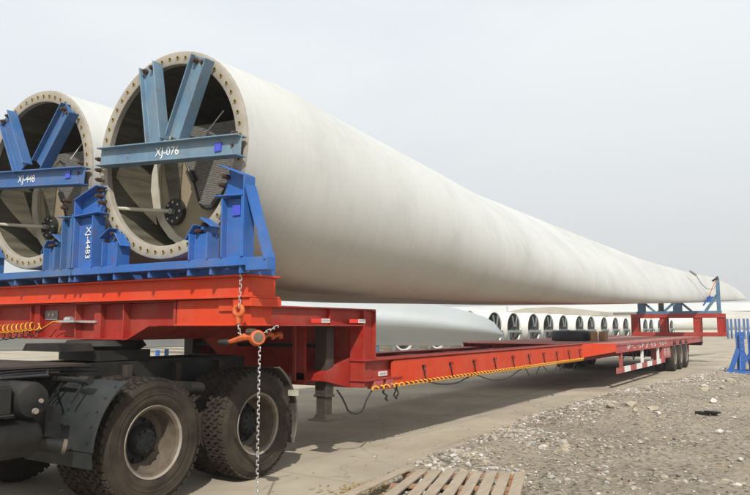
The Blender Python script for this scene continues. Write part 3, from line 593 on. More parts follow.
text('painted_number', 'XJ-4483', 0.10, Matrix.Translation((AX.x-1.0, 4.385, 2.36)) @ Matrix.Rotation(R(90), 4, 'Y') @ Matrix.Rotation(R(90), 4, 'X'), M['white'], fr)

# ---------------------------------------------------------------- trailer
TL = (-6.1, 12, 0)
tr = thing('lowbed_trailer', 'long red extendable lowbed trailer carrying both blades', 'trailer', TL)
def bl(mb, name, m, parent=tr, **k): return mb.build(name, m, parent, **k)
XN, XF = -4.65, -7.55
# front bolster: transverse I-beam box
b = MB(); b.box(-8.30, -4.0, 4.44, 4.85, 1.955, 1.972); b.box(-8.28, -4.02, 4.50, 4.81, 1.79, 1.955); b.box(-8.30, -4.0, 4.44, 4.85, 1.772, 1.79)
bl(b, 'front_bolster', M['orange'], bevel=0.003)
b = MB()
b.box(-4.94, -4.05, 4.52, 4.80, 1.545, 1.765); b.box(-4.40, -4.24, 4.50, 4.52, 1.66, 1.768); b.box(-4.20, -3.99, 4.46, 4.86, 1.70, 1.770)
b.box(-4.96, -4.02, 4.50, 4.82, 1.535, 1.548)
bl(b, 'bolster_support', M['orange'], bevel=0.003)
# kingpin box front
b = MB(); poly = [(-8.25, 1.41), (-5.62, 1.41), (-5.30, 1.535), (-4.95, 1.535), (-4.95, 1.755), (-8.25, 1.755)]
b.prism(poly, 1, 4.60, 4.66)
b.prism([(-8.27, 1.40), (-5.60, 1.40), (-5.29, 1.528), (-5.29, 1.542), (-5.61, 1.414), (-8.27, 1.414)], 1, 4.50, 5.6)
b.box(-8.27, -4.95, 4.50, 4.80, 1.756, 1.769)
for x in (-8.0, -7.20, -6.42, -5.68, -4.97): b.box(x-0.008 if x != -4.97 else -4.985, x+0.008 if x != -4.97 else -4.955, 4.515, 4.60, 1.415 if x < -5.5 else 1.545, 1.755)
for x in (-7.12, -6.1): b.box(x-0.05, x+0.05, 4.54, 4.60, 1.415, 1.755)
b.box(-7.4, -5.5, 4.66, 5.3, 1.45, 1.55)
bl(b, 'kingpin_box', M['red'], bevel=0.003)
b = MB(); b.box(-7.05, -6.83, 4.590, 4.5985, 1.60, 1.70); pl_ = bl(b, 'maker_plate', M['ink'])
for x in (-6.97, -6.90): b = MB(); b.cyl((x, 4.59, 1.655), (x, 4.58, 1.655), 0.020, 10); b.build('rivet', M['band'], pl_)
b = MB(); b.bar((-6.75, 4.55, 1.583), (-6.1, 4.55, 1.578), 0.05, 0.02); b.cyl((-6.55, 4.50, 1.60), (-6.45, 4.50, 1.60), 0.03, 8); b.box(-6.62, -6.36, 4.46, 4.60, 1.572, 1.592)
bl(b, 'hose_bracket', M['steel'])
# gooseneck rails
for i, xx in enumerate((XN, XF)):
    b = MB(); s = -1 if i == 0 else 1
    w0, w1 = sorted((xx, xx+s*0.16)); wm = (w0+w1)/2
    b.box(w0, w1, 4.86, 7.52, 1.728, 1.745); b.box(w0, w1, 4.86, 7.26, 1.535, 1.55); b.box(wm-0.03*1, wm+0.03, 4.86, 7.52, 1.55, 1.728)
    for y in (5.3, 6.55): b.box(w0+0.01, w1-0.01, y-0.008, y+0.008, 1.55, 1.728)
    bl(b, 'gooseneck_rail', M['red'], bevel=0.002)
# gooseneck posts (drop) and transverse neck plate
for i, xx in enumerate((XN, XF)):
    s = -1 if i == 0 else 1; w0, w1 = sorted((xx+0.004*(1 if i == 0 else -1), xx+s*0.20))
    b = MB(); b.box(w0, w1, 7.24, 7.26, 0.79, 1.727); b.box(w0, w1, 7.50, 7.52, 1.135, 1.727); b.box((w0+w1)/2-0.01+0.05*(1-i*2), (w0+w1)/2+0.01+0.05*(1-i*2), 7.26, 7.50, 0.79, 1.727)
    bl(b, 'gooseneck_post', M['red'], bevel=0.002)
b = MB(); b.box(XF+0.21, XN-0.21, 7.30, 7.34, 0.78, 1.70)
b.prism([(7.30, 0.78), (7.30, 1.15), (6.70, 0.98), (6.70, 0.90)], 0, -5.4, -4.86)
b.prism([(7.29, 0.78), (7.29, 1.53), (6.92, 1.53), (7.0, 1.2), (7.1, 0.9)], 0, XF+0.25, XF+0.29)
b.prism([(7.29, 0.78), (7.29, 1.53), (6.0, 1.53), (6.25, 1.42), (6.5, 1.22), (6.62, 0.95), (6.65, 0.78)], 0, -6.4, -6.36)
bl(b, 'neck_plate', M['red'])
# long side beams
for i, xx in enumerate((XN, XF)):
    s = -1 if i == 0 else 1; w0, w1 = sorted((xx+0.03*(-s), xx+s*0.19)); wm = xx+s*0.05
    dz = 0.11 if i else 0.0
    b = MB(); b.box(min(w0, xx+s*0.36), max(w1, xx+s*0.36), 7.35, 17.7, 1.108-dz, 1.126-dz); b.box(min(wm, wm+s*0.02), max(wm, wm+s*0.02), 7.30, 17.7, 0.80, 1.108-dz)  # top flange widened inward to block a light leak onto the ground
    if not i: b.box(w0, w1, 7.22, 7.349, 1.108, 1.126); b.box(w0, w1, 7.22, 8.15, 0.865, 0.885)
    b.box(w0, w1, 8.2, 17.7, 0.785, 0.80)
    y = 7.9
    bl(b, 'side_beam', M['red'], bevel=0.002)
b = MB(); b.box(XN-0.012, XN+0.012, 7.97, 16.7, 0.765, 1.095)
b.prism([(7.97, 0.765), (7.97, 1.095), (7.90, 1.075), (7.90, 0.80)], 0, XN-0.01, XN+0.01)
sp = bl(b, 'side_plate', M['orange'], bevel=0.002)
for k in range(10):
    y = 8.75 + k*0.86; b = MB()
    b.use(M['hole']); b.cyl((XN+0.0125, y, 0.975), (XN+0.0150, y, 0.975), 0.035, 14)
    b.use(M['red']); b.tube([(XN+0.02, y-0.03, 1.0), (XN+0.04, y+0.02, 1.01), (XN+0.045, y+0.045, 0.97), (XN+0.035, y+0.02, 0.93)], 0.011, 6)
    b.use(M['rubber']); b.tube([(XN+0.02, y, 0.95), (XN+0.03, y+0.02, 0.88), (XN+0.03, y+0.06, 0.80)], 0.009, 6); b.build('rope_hook', None, sp)

b = MB(); b.box(-4.632, -4.06, 17.0, 17.02, 0.80, 1.09)   # flare plate
b = MB(); b.add([(-4.64, 16.72, 0.80), (-4.07, 17.68, 0.92), (-4.07, 17.68, 1.098), (-4.64, 16.72, 1.098), (-4.66, 16.74, 0.80), (-4.09, 17.70, 0.92), (-4.09, 17.70, 1.098), (-4.66, 16.74, 1.098)],
      [(0,1,2,3),(7,6,5,4),(0,4,5,1),(3,2,6,7),(1,5,6,2),(0,3,7,4)])
b.add([(-4.66, 16.74, 1.099), (-4.06, 17.70, 1.099), (-8.14, 17.70, 1.099), (-7.54, 16.74, 1.099), (-4.66, 16.74, 1.11), (-4.06, 17.70, 1.11), (-8.14, 17.70, 1.11), (-7.54, 16.74, 1.11)], [(0,1,2,3),(7,6,5,4),(0,4,5,1),(1,5,6,2),(2,6,7,3),(3,7,4,0)])
bl(b, 'flare_plate', M['orange'])
for y in (8.5, 10.5, 12.5, 14.5, 16.4):
    b = MB(); b.box(XF+0.1, XN-0.1, y-0.05, y+0.05, 0.83, 0.98); bl(b, 'cross_member', M['red'])
# rear deck
b = MB(); b.box(-8.15, -4.05, 17.70, 33.7, 1.088, 1.112); bl(b, 'deck', M['deck'])
for xx in (-4.05, -8.15):
    w0, w1 = sorted((xx, xx+(0.05 if xx < -6 else -0.05)))
    b = MB(); b.box(w0, w1, 17.70, 33.6, 1.066, 1.086); b.box((w0+w1)/2-0.006, (w0+w1)/2+0.006, 17.70, 33.6, 0.90, 1.066); b.box(w0, w1, 17.70, 33.6, 0.885, 0.90)
    for k in range(20): b.box(w0+0.004, w1-0.004, 17.9+k*0.82, 17.92+k*0.82, 0.90, 1.066)
    ds = bl(b, 'deck_edge_rail', M['redworn'])
    if xx == -4.05:
        b = MB(); rr = random.Random(5)
        y = 18.9
        for grp in range(4):
            for ch in range(2+grp % 2):
                b = MB()
                for q in range(5):
                    yy, zz = y+rr.random()*0.26, 0.93+rr.random()*0.10
                    if rr.random() < 0.5: b.box(-4.067, -4.0655, yy, yy+0.22, zz, zz+0.022)
                    else: b.box(-4.067, -4.0655, yy, yy+0.05, zz-0.02, zz+0.06)
                b.build('painted_character', M['white'], ds); y += 0.48
            y += 0.35
b = MB()
for xx in (-5.3, -6.9): b.box(xx-0.08, xx+0.08, 17.0, 33.5, 0.62, 1.086)
for k in range(14): b.box(-8.05, -4.12, 18.2+k*1.15, 18.28+k*1.15, 0.93, 1.086)
b.box(-4.5, -4.14, 29.95, 30.05, 0.55, 1.0)
bl(b, 'deck_frame', M['red'])
# side guard with red/white stripes
b = MB(); n_ = 9; y0, y1 = 17.85, 24.4
for k in range(n_):
    b.use(M['redworn'] if k % 2 == 0 else M['white']); a = y0+(y1-y0)*k/n_; c = y0+(y1-y0)*(k+1)/n_
    b.box(-4.13, -4.09, a, c, 0.38, 0.52)
gd = bl(b, 'side_guard', None)
for y, m in ((18.3, 'redworn'), (20.9, 'white'), (23.3, 'white')):
    b = MB(); b.box(-4.14, -4.08, y-0.06, y+0.06, 0.521, 0.884); b.build('guard_post', M[m], gd)
b = MB(); b.box(-4.45, -4.10, 24.0, 25.55, 0.50, 0.884); tb = bl(b, 'tool_box', M['redworn'], bevel=0.01)
for y in (24.35, 24.95):
    b = MB(); b.box(-4.099, -4.097, y, y+0.34, 0.80, 0.825); b.box(-4.099, -4.097, y+0.04, y+0.08, 0.58, 0.80); b.box(-4.099, -4.097, y+0.24, y+0.28, 0.58, 0.80); b.box(-4.099, -4.097, y+0.02, y+0.32, 0.68, 0.70); b.build('painted_character', M['white'], tb)
for k in range(3): b = MB(); b.tube([(-4.3, 19.0+k*1.5, 0.9), (-4.35, 19.4+k*1.5, 0.6), (-4.3, 19.9+k*1.5, 0.86)], 0.015, 6); bl(b, 'brake_hose', M['rubber'])
b = MB(); b.box(-4.18, -4.05, 33.2, 33.55, 0.80, 0.884); b.box(-5.2, -4.1, 33.55, 33.66, 0.72, 0.86); bl(b, 'rear_light_bar', M['black'])

# -------- wheels
def tyre_mesh(r=0.545, w=0.29, detail=True):
    b = MB(); rr = r-(0.018 if detail else 0)
    prof = [(-w/2*0.72, 0.29), (-w/2*0.86, 0.31), (-w/2*0.99, 0.38), (-w/2, 0.44), (-w/2*0.94, 0.50), (-w/2*0.84, rr-0.008), (-w/2*0.70, rr), (w/2*0.70, rr), (w/2*0.84, rr-0.008),
            (w/2*0.94, 0.50), (w/2*0.985, 0.478), (w/2*1.012, 0.474), (w/2*1.01, 0.462), (w/2*0.992, 0.458), (w/2, 0.44), (w/2*0.985, 0.415), (w/2*1.008, 0.410), (w/2*1.005, 0.402), (w/2*0.98, 0.398), (w/2*0.97, 0.37), (w/2*0.985, 0.366), (w/2*0.975, 0.352), (w/2*0.86, 0.31), (w/2*0.72, 0.29)]
    b.lathe(prof, (0,0,0), 0, 72)
    if detail:
        nb = 46
        rows = [(-0.126, -0.080, 1), (-0.068, -0.026, 0), (-0.017, 0.017, 1), (0.026, 0.068, 0), (0.080, 0.126, 1)]
        for x0, x1, off in rows:
            for k in range(nb):
                a0 = 2*math.pi*(k+0.5*off)/nb; da = 2*math.pi/nb*0.66; sk = (0.10 if off else -0.10)*2*math.pi/nb
                hi = r if abs(x0) < 0.07 or True else r; lo = rr-0.010
                vs = []
                for x, rad_out, ph in ((x0, r-(0.006 if x0 < -0.1 else 0), -sk), (x1, r-(0.006 if x1 > 0.1 else 0), sk)):
                    for aa in (a0+ph, a0+da+ph):
                        vs.append((x, rad_out*math.cos(aa), rad_out*math.sin(aa))); vs.append((x, lo*math.cos(aa), lo*math.sin(aa)))
                b.add(vs, [(0,2,6,4), (0,1,3,2), (4,6,7,5), (0,4,5,1), (2,3,7,6)])
    return b
def shift(b, v):
    v = Vector(v); b.v = [p+v for p in b.v]; return b
def make_wheel(parent, c, side, detail=True, deep=True):
    """c = centre of tyre; side +1 faces +X. deep = dished outer wheel of a pair, rim recess on the outside"""
    def fl(b):
        if side < 0: b.v = [Vector((-p.x, p.y, p.z)) for p in b.v]
        return shift(b, c)
    w = fl(MB().lathe([(0.108, 0.288), (0.126, 0.297), (0.133, 0.309), (0.122, 0.313), (0.108, 0.30)], (0,0,0), 0, 48)).build('wheel', M['rim'], parent, smooth=40)
    fl(tyre_mesh(detail=detail)).build('tyre', M['tyre'], w, smooth=32)
    if deep:
        fl(MB().lathe([(0.122, 0.300), (0.10, 0.272), (0.0, 0.262), (-0.07, 0.255), (-0.085, 0.215), (-0.09, 0.13), (-0.09, 0.0)], (0,0,0), 0, 48)).build('rim', M['rimin'], w, smooth=40)
        h = MB(); h.lathe([(-0.09, 0.20), (-0.075, 0.195), (-0.06, 0.135), (-0.01, 0.125), (0.015, 0.10), (0.02, 0.0)], (0,0,0), 0, 28)
        for k in range(10):
            a = k*0.6283; h.cyl((-0.09, 0.172*math.cos(a), 0.172*math.sin(a)), (-0.045, 0.172*math.cos(a), 0.172*math.sin(a)), 0.018, 6)
        for k in range(8):
            a = k*0.785; h.cyl((0.01, 0.085*math.cos(a), 0.085*math.sin(a)), (0.032, 0.085*math.cos(a), 0.085*math.sin(a)), 0.012, 6)
        fl(h).build('hub', M['black'], w, smooth=35)
    else:
        fl(MB().lathe([(0.122, 0.300), (0.10, 0.272), (0.05, 0.255), (0.06, 0.12), (0.09, 0.10), (0.09, 0.0)], (0,0,0), 0, 32)).build('rim', M['rimin'], w, smooth=40)
    return w
TY = (26.2, 27.5, 28.8)
wfirst = None
for k, y in enumerate(TY):
    for x, sd_ in ((-4.20, 1), (-4.55, 1), (-7.65, -1), (-8.0, -1)):
        if wfirst is None or sd_ < 0 and k == 0 and x == -7.65:
            w = make_wheel(tr, (x, y, 0.545), sd_, detail=False)
            if sd_ > 0: wfirst, wfp = w, Vector((x, y, 0.545))
            else: wl, wlp = w, Vector((x, y, 0.545))
        else:
            src, sp_ = (wfirst, wfp) if sd_ > 0 else (wl, wlp)
            w = dup(src, loc=Vector((x, y, 0.545))-sp_, parent=tr)
b = MB()
for y in TY: b.cyl((-7.6, y, 0.545), (-4.6, y, 0.545), 0.07, 12)
for y in TY:
    for x in (-5.0, -7.2): b.bar((x, y-0.55, 0.75), (x, y+0.55, 0.75), 0.09, 0.08)
bl(b, 'axles', M['black'])
for y in TY: b = MB(); b.prism([(y-0.10, 0.98), (y+0.45, 0.98), (y+0.38, 0.86), (y+0.05, 0.86)], 0, -4.20, -4.06); bl(b, 'spring_bracket', M['redworn'])
# landing legs
for x in (-4.98, -7.2):
    b = MB(); b.box(x-0.085, x+0.085, 6.81, 6.96, 0.72, 1.53); b.box(x-0.070, x+0.070, 6.82, 6.95, 0.47, 0.80); b.box(x-0.098, x+0.098, 6.80, 6.97, 0.70, 0.73)
    lg = bl(b, 'landing_leg', M['leg'], bevel=0.006)
    b = MB(); b.box(x-0.15, x+0.15, 6.76, 7.01, 0.425, 0.442); b.prism([(x-0.10, 0.442), (x+0.10, 0.442), (x+0.065, 0.50), (x-0.065, 0.50)], 1, 6.80, 6.97); b.build('foot', M['leg'], lg)
b = MB(); b.box(-5.24, -5.20, 6.6, 6.62, 0.9, 1.53); b.box(-5.26, -5.14, 6.70, 6.74, 0.85, 1.53); bl(b, 'leg_bracket', M['red'])
b = MB(); b.tube([(-7.2, 6.88, 1.3), (-5.0, 6.88, 1.3)], 0.025, 8); bl(b, 'leg_shaft', M['black'])
# shackle seen under the gooseneck
b = MB()
pts = [(-4.9+0.02*math.sin(k*2.1), 5.62+0.045*k, 1.435+0.022*math.cos(k*1.9)) for k in range(9)]
b.tube(pts, 0.028, 8); bl(b, 'shackle', M['hoist'], smooth=40)
# labels on the gooseneck and beam
for y, z in ((6.37, 1.575), (7.12, 1.575)):
    b = MB(); b.box(-4.662+0.014, -4.6455, y-0.20, y-0.01, z-0.002, z+0.042); bl(b, 'reflector', M['sticker_red'])
    b = MB(); b.box(-4.662+0.014, -4.6455, y-0.008, y+0.15, z-0.002, z+0.042); q = bl(b, 'reflector', M['white']); q['label'] = 'white printed label'
    b = MB()
    for j in range(6): b.box(-4.6453, -4.6447, y+0.008+j*0.023, y+0.022+j*0.023, z+0.008, z+0.032)
    b.build('print', M['ink'], q)
b = MB(); b.box(-4.619, -4.6165, 7.68, 7.84, 0.90, 0.945)
b = MB(); b.box(-4.70, -4.688, 7.66, 7.86, 0.905, 0.96); q = bl(b, 'reflector', M['white'])
b = MB()
for j in range(6): b.box(-4.6875, -4.687, 7.68+j*0.028, 7.697+j*0.028, 0.915, 0.95)
b.build('print', M['ink'], q)
b = MB(); b.box(-4.04, -3.985, 5.02, 5.07, 1.56, 1.62); 
b = MB(); b.box(XN-0.002, XN+0.004, 5.40, 5.50, 1.56, 1.62); bl(b, 'label', M['band'])
# junction boxes under the step
b = MB(); b.box(-4.74, -4.62, 7.45, 7.66, 0.76, 0.862); b.box(-4.74, -4.62, 7.74, 7.92, 0.74, 0.862); bl(b, 'junction_box', M['redworn'], bevel=0.01)
# yellow coil at the front, orange spiral cable along the beam
def coil(p0, p1, r, turns, rad, nseg=14, sag=0):
    p0, p1 = Vector(p0), Vector(p1); d = p1-p0; u = d.normalized(); a = u.orthogonal().normalized(); c = u.cross(a); n = int(turns*nseg)
    return MB().tube([p0+d*(i/n)+(a*math.cos(2*math.pi*i/nseg)+c*math.sin(2*math.pi*i/nseg))*rad + Vector((0,0,-sag*math.sin(math.pi*i/n))) for i in range(n+1)], r, 6)
b = coil((-8.6, 4.28, 1.51), (-6.93, 4.42, 1.535), 0.0065, 23, 0.042, sag=0.03)
last = b.v[-1]; b.tube([last, (-6.88, 4.44, 1.50), (-6.78, 4.46, 1.55), (-6.72, 4.47, 1.582), (-6.6, 4.50, 1.586)], 0.0065, 6)
bl(b, 'coiled_air_hose', M['yellow'], smooth=60)
b = coil((-8.6, 4.30, 1.44), (-7.0, 4.44, 1.47), 0.006, 16, 0.035, sag=0.05); b.tube([b.v[-1], (-6.95, 4.46, 1.47), (-6.88, 4.5, 1.53), (-6.8, 4.52, 1.583)], 0.009, 6)
bl(b, 'coiled_air_hose', M['rubber'], smooth=60)
b = coil((XN+0.03, 7.35, 0.772), (XN+0.035, 16.75, 0.768), 0.0085, 72, 0.026)
bl(b, 'spiral_cable', M['orangehose'], smooth=60)
def sagline(y0, z0, y1, z1, d, r=0.010, x=XN-0.03, n=10):
    b = MB(); b.tube([(x+0.02*math.sin(i*1.3), y0+(y1-y0)*i/n, z0+(z1-z0)*i/n-d*math.sin(math.pi*i/n)) for i in range(n+1)], r, 6); bl(b, 'hanging_hose', M['rubber'], smooth=60)
sagline(6.75, 0.80, 7.55, 0.78, 0.30, 0.011, -4.7); sagline(8.02, 0.75, 8.12, 0.76, 0.16, 0.011, n=14); sagline(7.72, 0.76, 7.86, 0.58, 0.0, 0.013)
sagline(8.8, 0.78, 10.6, 0.76, 0.10); sagline(10.6, 0.76, 12.9, 0.76, 0.16); sagline(12.9, 0.76, 13.9, 0.76, 0.20); sagline(13.9, 0.76, 15.2, 0.76, 0.17); sagline(15.2, 0.76, 16.5, 0.76, 0.2)
b = MB(); b.bar((XN, 15.15, 0.74), (XN, 15.05, 0.52), 0.05, 0.05); bl(b, 'rubber_flap', M['rubber'])

# spare tyre and wooden blocks on the deck
sc_ = Vector((-5.98, 20.5, 1.112))
t = thing('spare_tyre', 'black spare tyre lying flat on the red deck', 'tyre', sc_)
b = tyre_mesh(0.56, 0.30, False); b.v = [Vector((p.y, p.z, p.x+0.152))+sc_ for p in b.v]; b.build('tyre', M['rubber'], t, smooth=35)
b = MB(); b.lathe([(0.04, 0.30), (0.05, 0.27), (0.10, 0.25), (0.11, 0.10)], sc_, 2, 32); b.build('rim', M['black'], t, smooth=35)
for (x, y, a, m), l in zip(((-5.27, 20.3, 0.3, 'block'), (-5.12, 20.75, -0.1, 'block')), ('brown timber block on the deck, touching the spare tyre', 'lighter timber block on the deck, right of the other block')):
    ca, sa = math.cos(a), math.sin(a)
    b = MB(); b.bar((x-0.09*ca, y-0.09*sa, 1.25), (x+0.09*ca, y+0.09*sa, 1.25), 0.25, 0.27); tag(b.build('timber_block', M[m], bevel=0.01), l, 'timber block')

# ---------------------------------------------------------------- rear red stand and blue tip saddles
rs = thing('tip_support_stand', 'red welded box frame standing across the rear of the trailer deck', 'support stand', (-4.9, 33.0, 1.112))
b = MB(); X0, X1 = -6.85, -3.08; Y0, Y1 = 32.75, 33.30
for y in (Y0, Y1-0.12): b.box(X0, X1, y, y+0.12, 1.114, 1.28); b.box(X0, X1, y, y+0.12, 1.90, 2.07)
b.box(X0+0.01, X1-0.01, Y0+0.121, Y1-0.121, 2.055, 2.068)
b.build('frame', M['red'], rs, bevel=0.006)
for x in (X0, -5.65, -4.30, X1-0.30):
    for y in (Y0+0.005, Y1-0.115):
        b = MB(); w_ = 0.30
        b.ibeam((x+w_/2, y+0.055, 1.281), (x+w_/2, y+0.055, 1.899), 0.11, w_, 0.014, 0.02, up=(1,0,0)); b.build('post', M['red'], rs)
r = thing('tip_saddle', 'blue saddle frame with tall strapped post on the red stand, under the blade tips', 'saddle frame', (-4.9, 33.0, 2.07))
for y in (32.85, 33.12): b = MB(); b.box(-6.62, -3.22, y, y+0.10, 2.072, 2.19); b.build('base_beam', M['blue_tip'], r, bevel=0.004)
for x, w, ks in ((-6.42, 0.30, (1,)), (-4.93, 0.34, (-1, 1))):
    b = MB(); b.box(x-w/2, x+w/2, 32.87, 33.18, 2.191, 2.585); b.box(x-w/2-0.03, x+w/2+0.03, 32.84, 33.21, 2.586, 2.61); b.build('post', M['blue_tip'], r, bevel=0.004)
    for k in ks:
        b = MB(); b.bar((x+k*(w/2-0.02), 33.0, 2.56), (x+k*(w/2+0.40), 33.0, 2.17), 0.12, 0.09); b.build('brace', M['blue_tip'], r)
b = MB(); b.box(-5.75, -5.45, 32.9, 33.1, 2.191, 2.23); b.box(-5.70, -5.50, 32.9, 33.1, 2.23, 2.60); b.build('pad', M['black'], r)
x = -3.30
b = MB(); b.box(x-0.07, x+0.07, 32.9, 33.1, 2.191, 3.52); tp = b.build('tall_post', M['blue_tip'], r, bevel=0.004)
b = MB(); b.bar((x-0.05, 33.0, 2.86), (x-0.52, 33.0, 2.18), 0.12, 0.11); b.build('brace', M['blue_tip'], r)
b = MB(); b.bar((x-0.30, 32.95, 2.84), (x-0.60, 32.95, 2.42), 0.05, 0.15, (0,1,0)); b.prism([(x-0.46, 2.78), (x-0.18, 2.80), (x-0.24, 2.60), (x-0.44, 2.54)], 1, 32.96, 33.02); b.build('clamp', M['blue'], r)
b = MB(); b.tube([(x-0.02, 32.9, 3.50), (x, 33.0, 3.62), (x+0.02, 33.1, 3.50)], 0.045, 8); b.build('ratchet', M['rubber'], tp)
b = MB(); b.tube([(x-0.20, 33.0, 3.45), (x-0.05, 33.0, 3.56), (x+0.05, 33.0, 3.50)], 0.045, 8); b.build('shackle', M['rubber'], tp)
b = MB(); b.tube([(x-0.04, 32.88, 3.5), (x-0.18, 32.88, 3.2), (x-0.36, 32.88, 2.80)], 0.018, 6); b.build('strap', M['strap'], r)
b = MB(); pts = [(-3.985, 30.2, 3.72), (-3.83, 30.6, 3.58), (-3.74, 31.2, 3.3), (-3.62, 32.0, 3.08), (-3.42, 32.7, 3.1), (-3.30, 32.9, 3.45)]
b.tube(pts, 0.014, 6); b.tube(pts[:2], 0.045, 6); tag(b.build('tie_rope', M['rope'], smooth=60), 'thin grey rope looped over the near blade tip', 'rope')

# ---------------------------------------------------------------- tractor unit
tk = thing('truck_tractor', 'dark dusty rear end of the truck tractor under the red gooseneck', 'truck', (-6.1, 4.7, 0))
AY = (4.23, 5.57)
wf = make_wheel(tk, (-4.975, AY[0], 0.545), 1); dup(wf, loc=(0, AY[1]-AY[0], 0), parent=tk)
wi = make_wheel(tk, (-5.32, AY[0], 0.545), 1, deep=False); dup(wi, loc=(0, AY[1]-AY[0], 0), parent=tk)
wo_ = make_wheel(tk, (-7.225, AY[0], 0.545), -1); dup(wo_, loc=(0, AY[1]-AY[0], 0), parent=tk)
wj = make_wheel(tk, (-6.88, AY[0], 0.545), -1, deep=False); dup(wj, loc=(0, AY[1]-AY[0], 0), parent=tk)
b = MB()
for x in (-5.72, -6.48): b.box(x-0.05, x+0.05, 1.0, 6.25, 0.93, 1.19)
for y in (2.2, 3.4, 4.8, 6.15): b.box(-6.45, -5.75, y-0.05, y+0.05, 1.0, 1.2)
for y in AY: b.cyl((-6.9, y, 0.545), (-5.3, y, 0.545), 0.09, 12); b.lathe([(-6.3, 0.05), (-6.2, 0.2), (-6.0, 0.2), (-5.9, 0.05)], (0, y, 0.56), 0, 20)
for x in (-5.62, -6.58): b.tube([(x, 3.9, 0.78), (x, 4.3, 0.88), (x, 4.8, 0.95), (x, 5.3, 0.88), (x, 5.7, 0.78)], 0.06, 6); b.box(x-0.08, x+0.08, 4.6, 5.0, 0.72, 1.0)
b.build('chassis', M['black'], tk, bevel=0.006)
b = MB(); b.box(-6.7, -5.35, 2.2, 3.9, 1.195, 1.213); b.build('deck_plate', M['leg'], tk)
b = MB(); b.box(-6.42, -5.78, 4.35, 4.95, 1.20, 1.30); b.lathe([(1.30, 0.0), (1.395, 0.0), (1.395, 0.36), (1.34, 0.40), (1.30, 0.34)], (-6.1, 4.65, 0), 2, 32)
b.prism([(-6.4, 1.30), (-5.8, 1.30), (-5.85, 1.37), (-6.35, 1.37)], 1, 3.95, 4.3)
b.build('fifth_wheel', M['black'], tk, smooth=30)
# front mudguard over axle 1, rear guard over axle 2
def guard(y, z, r, a0, a1, x0, x1, m, name):
    n = 14; P = []
    for i in range(n+1):
        a = R(a0+(a1-a0)*i/n); P.append((y+r*math.cos(a), z+r*math.sin(a)))
    for i in range(n, -1, -1):
        a = R(a0+(a1-a0)*i/n); P.append((y+(r-0.012)*math.cos(a), z+(r-0.012)*math.sin(a)))
    g = MB(); g.prism(P, 0, x0, x1)
    for xx in (x0, x1):      # rolled edges
        g.tube([(xx, y+(r-0.004)*math.cos(R(a0+(a1-a0)*i/n)), z+(r-0.004)*math.sin(R(a0+(a1-a0)*i/n))) for i in range(n+1)], 0.014, 6)
    return g
g_ = guard(4.16, 0.545, 0.635, 121, 178, -5.60, -4.74, None, '')
g_.prism([(3.52, 0.56), (3.532, 0.56), (3.545, 0.44), (3.533, 0.44)], 0, -5.60, -4.74)
mg = mgf = g_.build('mudguard', M['fender'], tk, smooth=40)
b = MB(); b.cyl((-5.62, 3.63, 1.10), (-4.95, 3.63, 1.10), 0.022, 10); b.cyl((-5.05, 3.63, 1.10), (-4.93, 3.63, 1.10), 0.035, 10); b.bar((-5.3, 3.66, 1.10), (-5.3, 3.53, 0.93), 0.012, 0.02); b.bar((-5.02, 3.66, 1.10), (-5.02, 3.53, 0.93), 0.012, 0.02)
b.cyl((-5.62, 3.63, 1.10), (-5.5, 3.63, 1.10), 0.035, 10); b.build('guard_stay', M['black'], mg, smooth=40)
g_ = guard(AY[1], 0.545, 0.64, -25, 60, -5.52, -4.86, None, ''); mg = g_.build('mudguard', M['mudflap'], tk, smooth=40)
b = MB(); b.box(-4.90, -4.80, 6.10, 6.16, 0.78, 0.84); b.build('marker_lamp', M['band'], mg)
g_ = guard(AY[0], 0.545, 0.635, 96, 178, -7.46, -6.7, None, ''); g_.build('mudguard', M['fender'], tk, smooth=40)
# air tank, battery box, muffler, tail pipe
b = MB(); b.lathe([(-5.6, 0.10), (-5.57, 0.135), (-4.93, 0.135), (-4.89, 0.12), (-4.875, 0.07), (-4.87, 0.0)], (0, 3.13, 0.99), 0, 28); at = b.build('air_tank', M['black'], tk, smooth=35)
for y_, z_, r_ in ((3.17, 0.985, 0.016), (3.13, 0.915, 0.022)): b = MB(); b.cyl((-4.90, y_, z_), (-4.852, y_, z_), r_, 8); b.build('valve', M['rim'], at)
b = MB(); b.box(-5.45, -4.90, 2.30, 2.97, 0.90, 1.10); b.box(-5.47, -4.88, 2.28, 2.99, 0.885, 0.905); b.prism([(-5.45, 1.10), (-4.90, 1.10), (-4.96, 1.135), (-5.40, 1.135)], 1, 2.30, 2.97); b.build('battery_box', M['black'], tk, bevel=0.015)
b = MB(); b.lathe([(1.9, 0.10), (1.93, 0.145), (3.18, 0.145), (3.22, 0.12), (3.22, 0.05)], (-5.02, 0, 0.715), 1, 32); mf = b.build('muffler', M['black'], tk, smooth=35)
b = MB(); b.tube([(-5.02, 3.18, 0.67), (-5.0, 3.32, 0.64), (-4.93, 3.44, 0.61)], 0.055, 20, caps=False); b.build('tail_pipe', M['black'], mf, smooth=50)
b = MB(); b.lathe([(0,0.0565),(0.03,0.058),(0.03,0.050),(0,0.049)], (0,0,0), 0, 20); d = Vector((0.07, 0.12, -0.03)).normalized(); q = Vector((1,0,0)).rotation_difference(d)
b.v = [q @ p + Vector((-4.945, 3.415, 0.616)) for p in b.v]; b.use(M['hole']); tpn = MB().use(M['rimin']); tpn.v, tpn.f, tpn.mi = b.v, b.f, [0]*len(b.f); tpn.build('pipe_mouth', None, mf, smooth=40)
b = MB(); b.cyl((-5.0, 3.33, 0.64), (-4.945, 3.415, 0.616), 0.046, 16); b.build('pipe_bore', M['hole'], mf)
b = MB(); b.box(-5.5, -4.95, 3.27, 3.40, 0.72, 0.92); b.build('bracket', M['black'], tk)
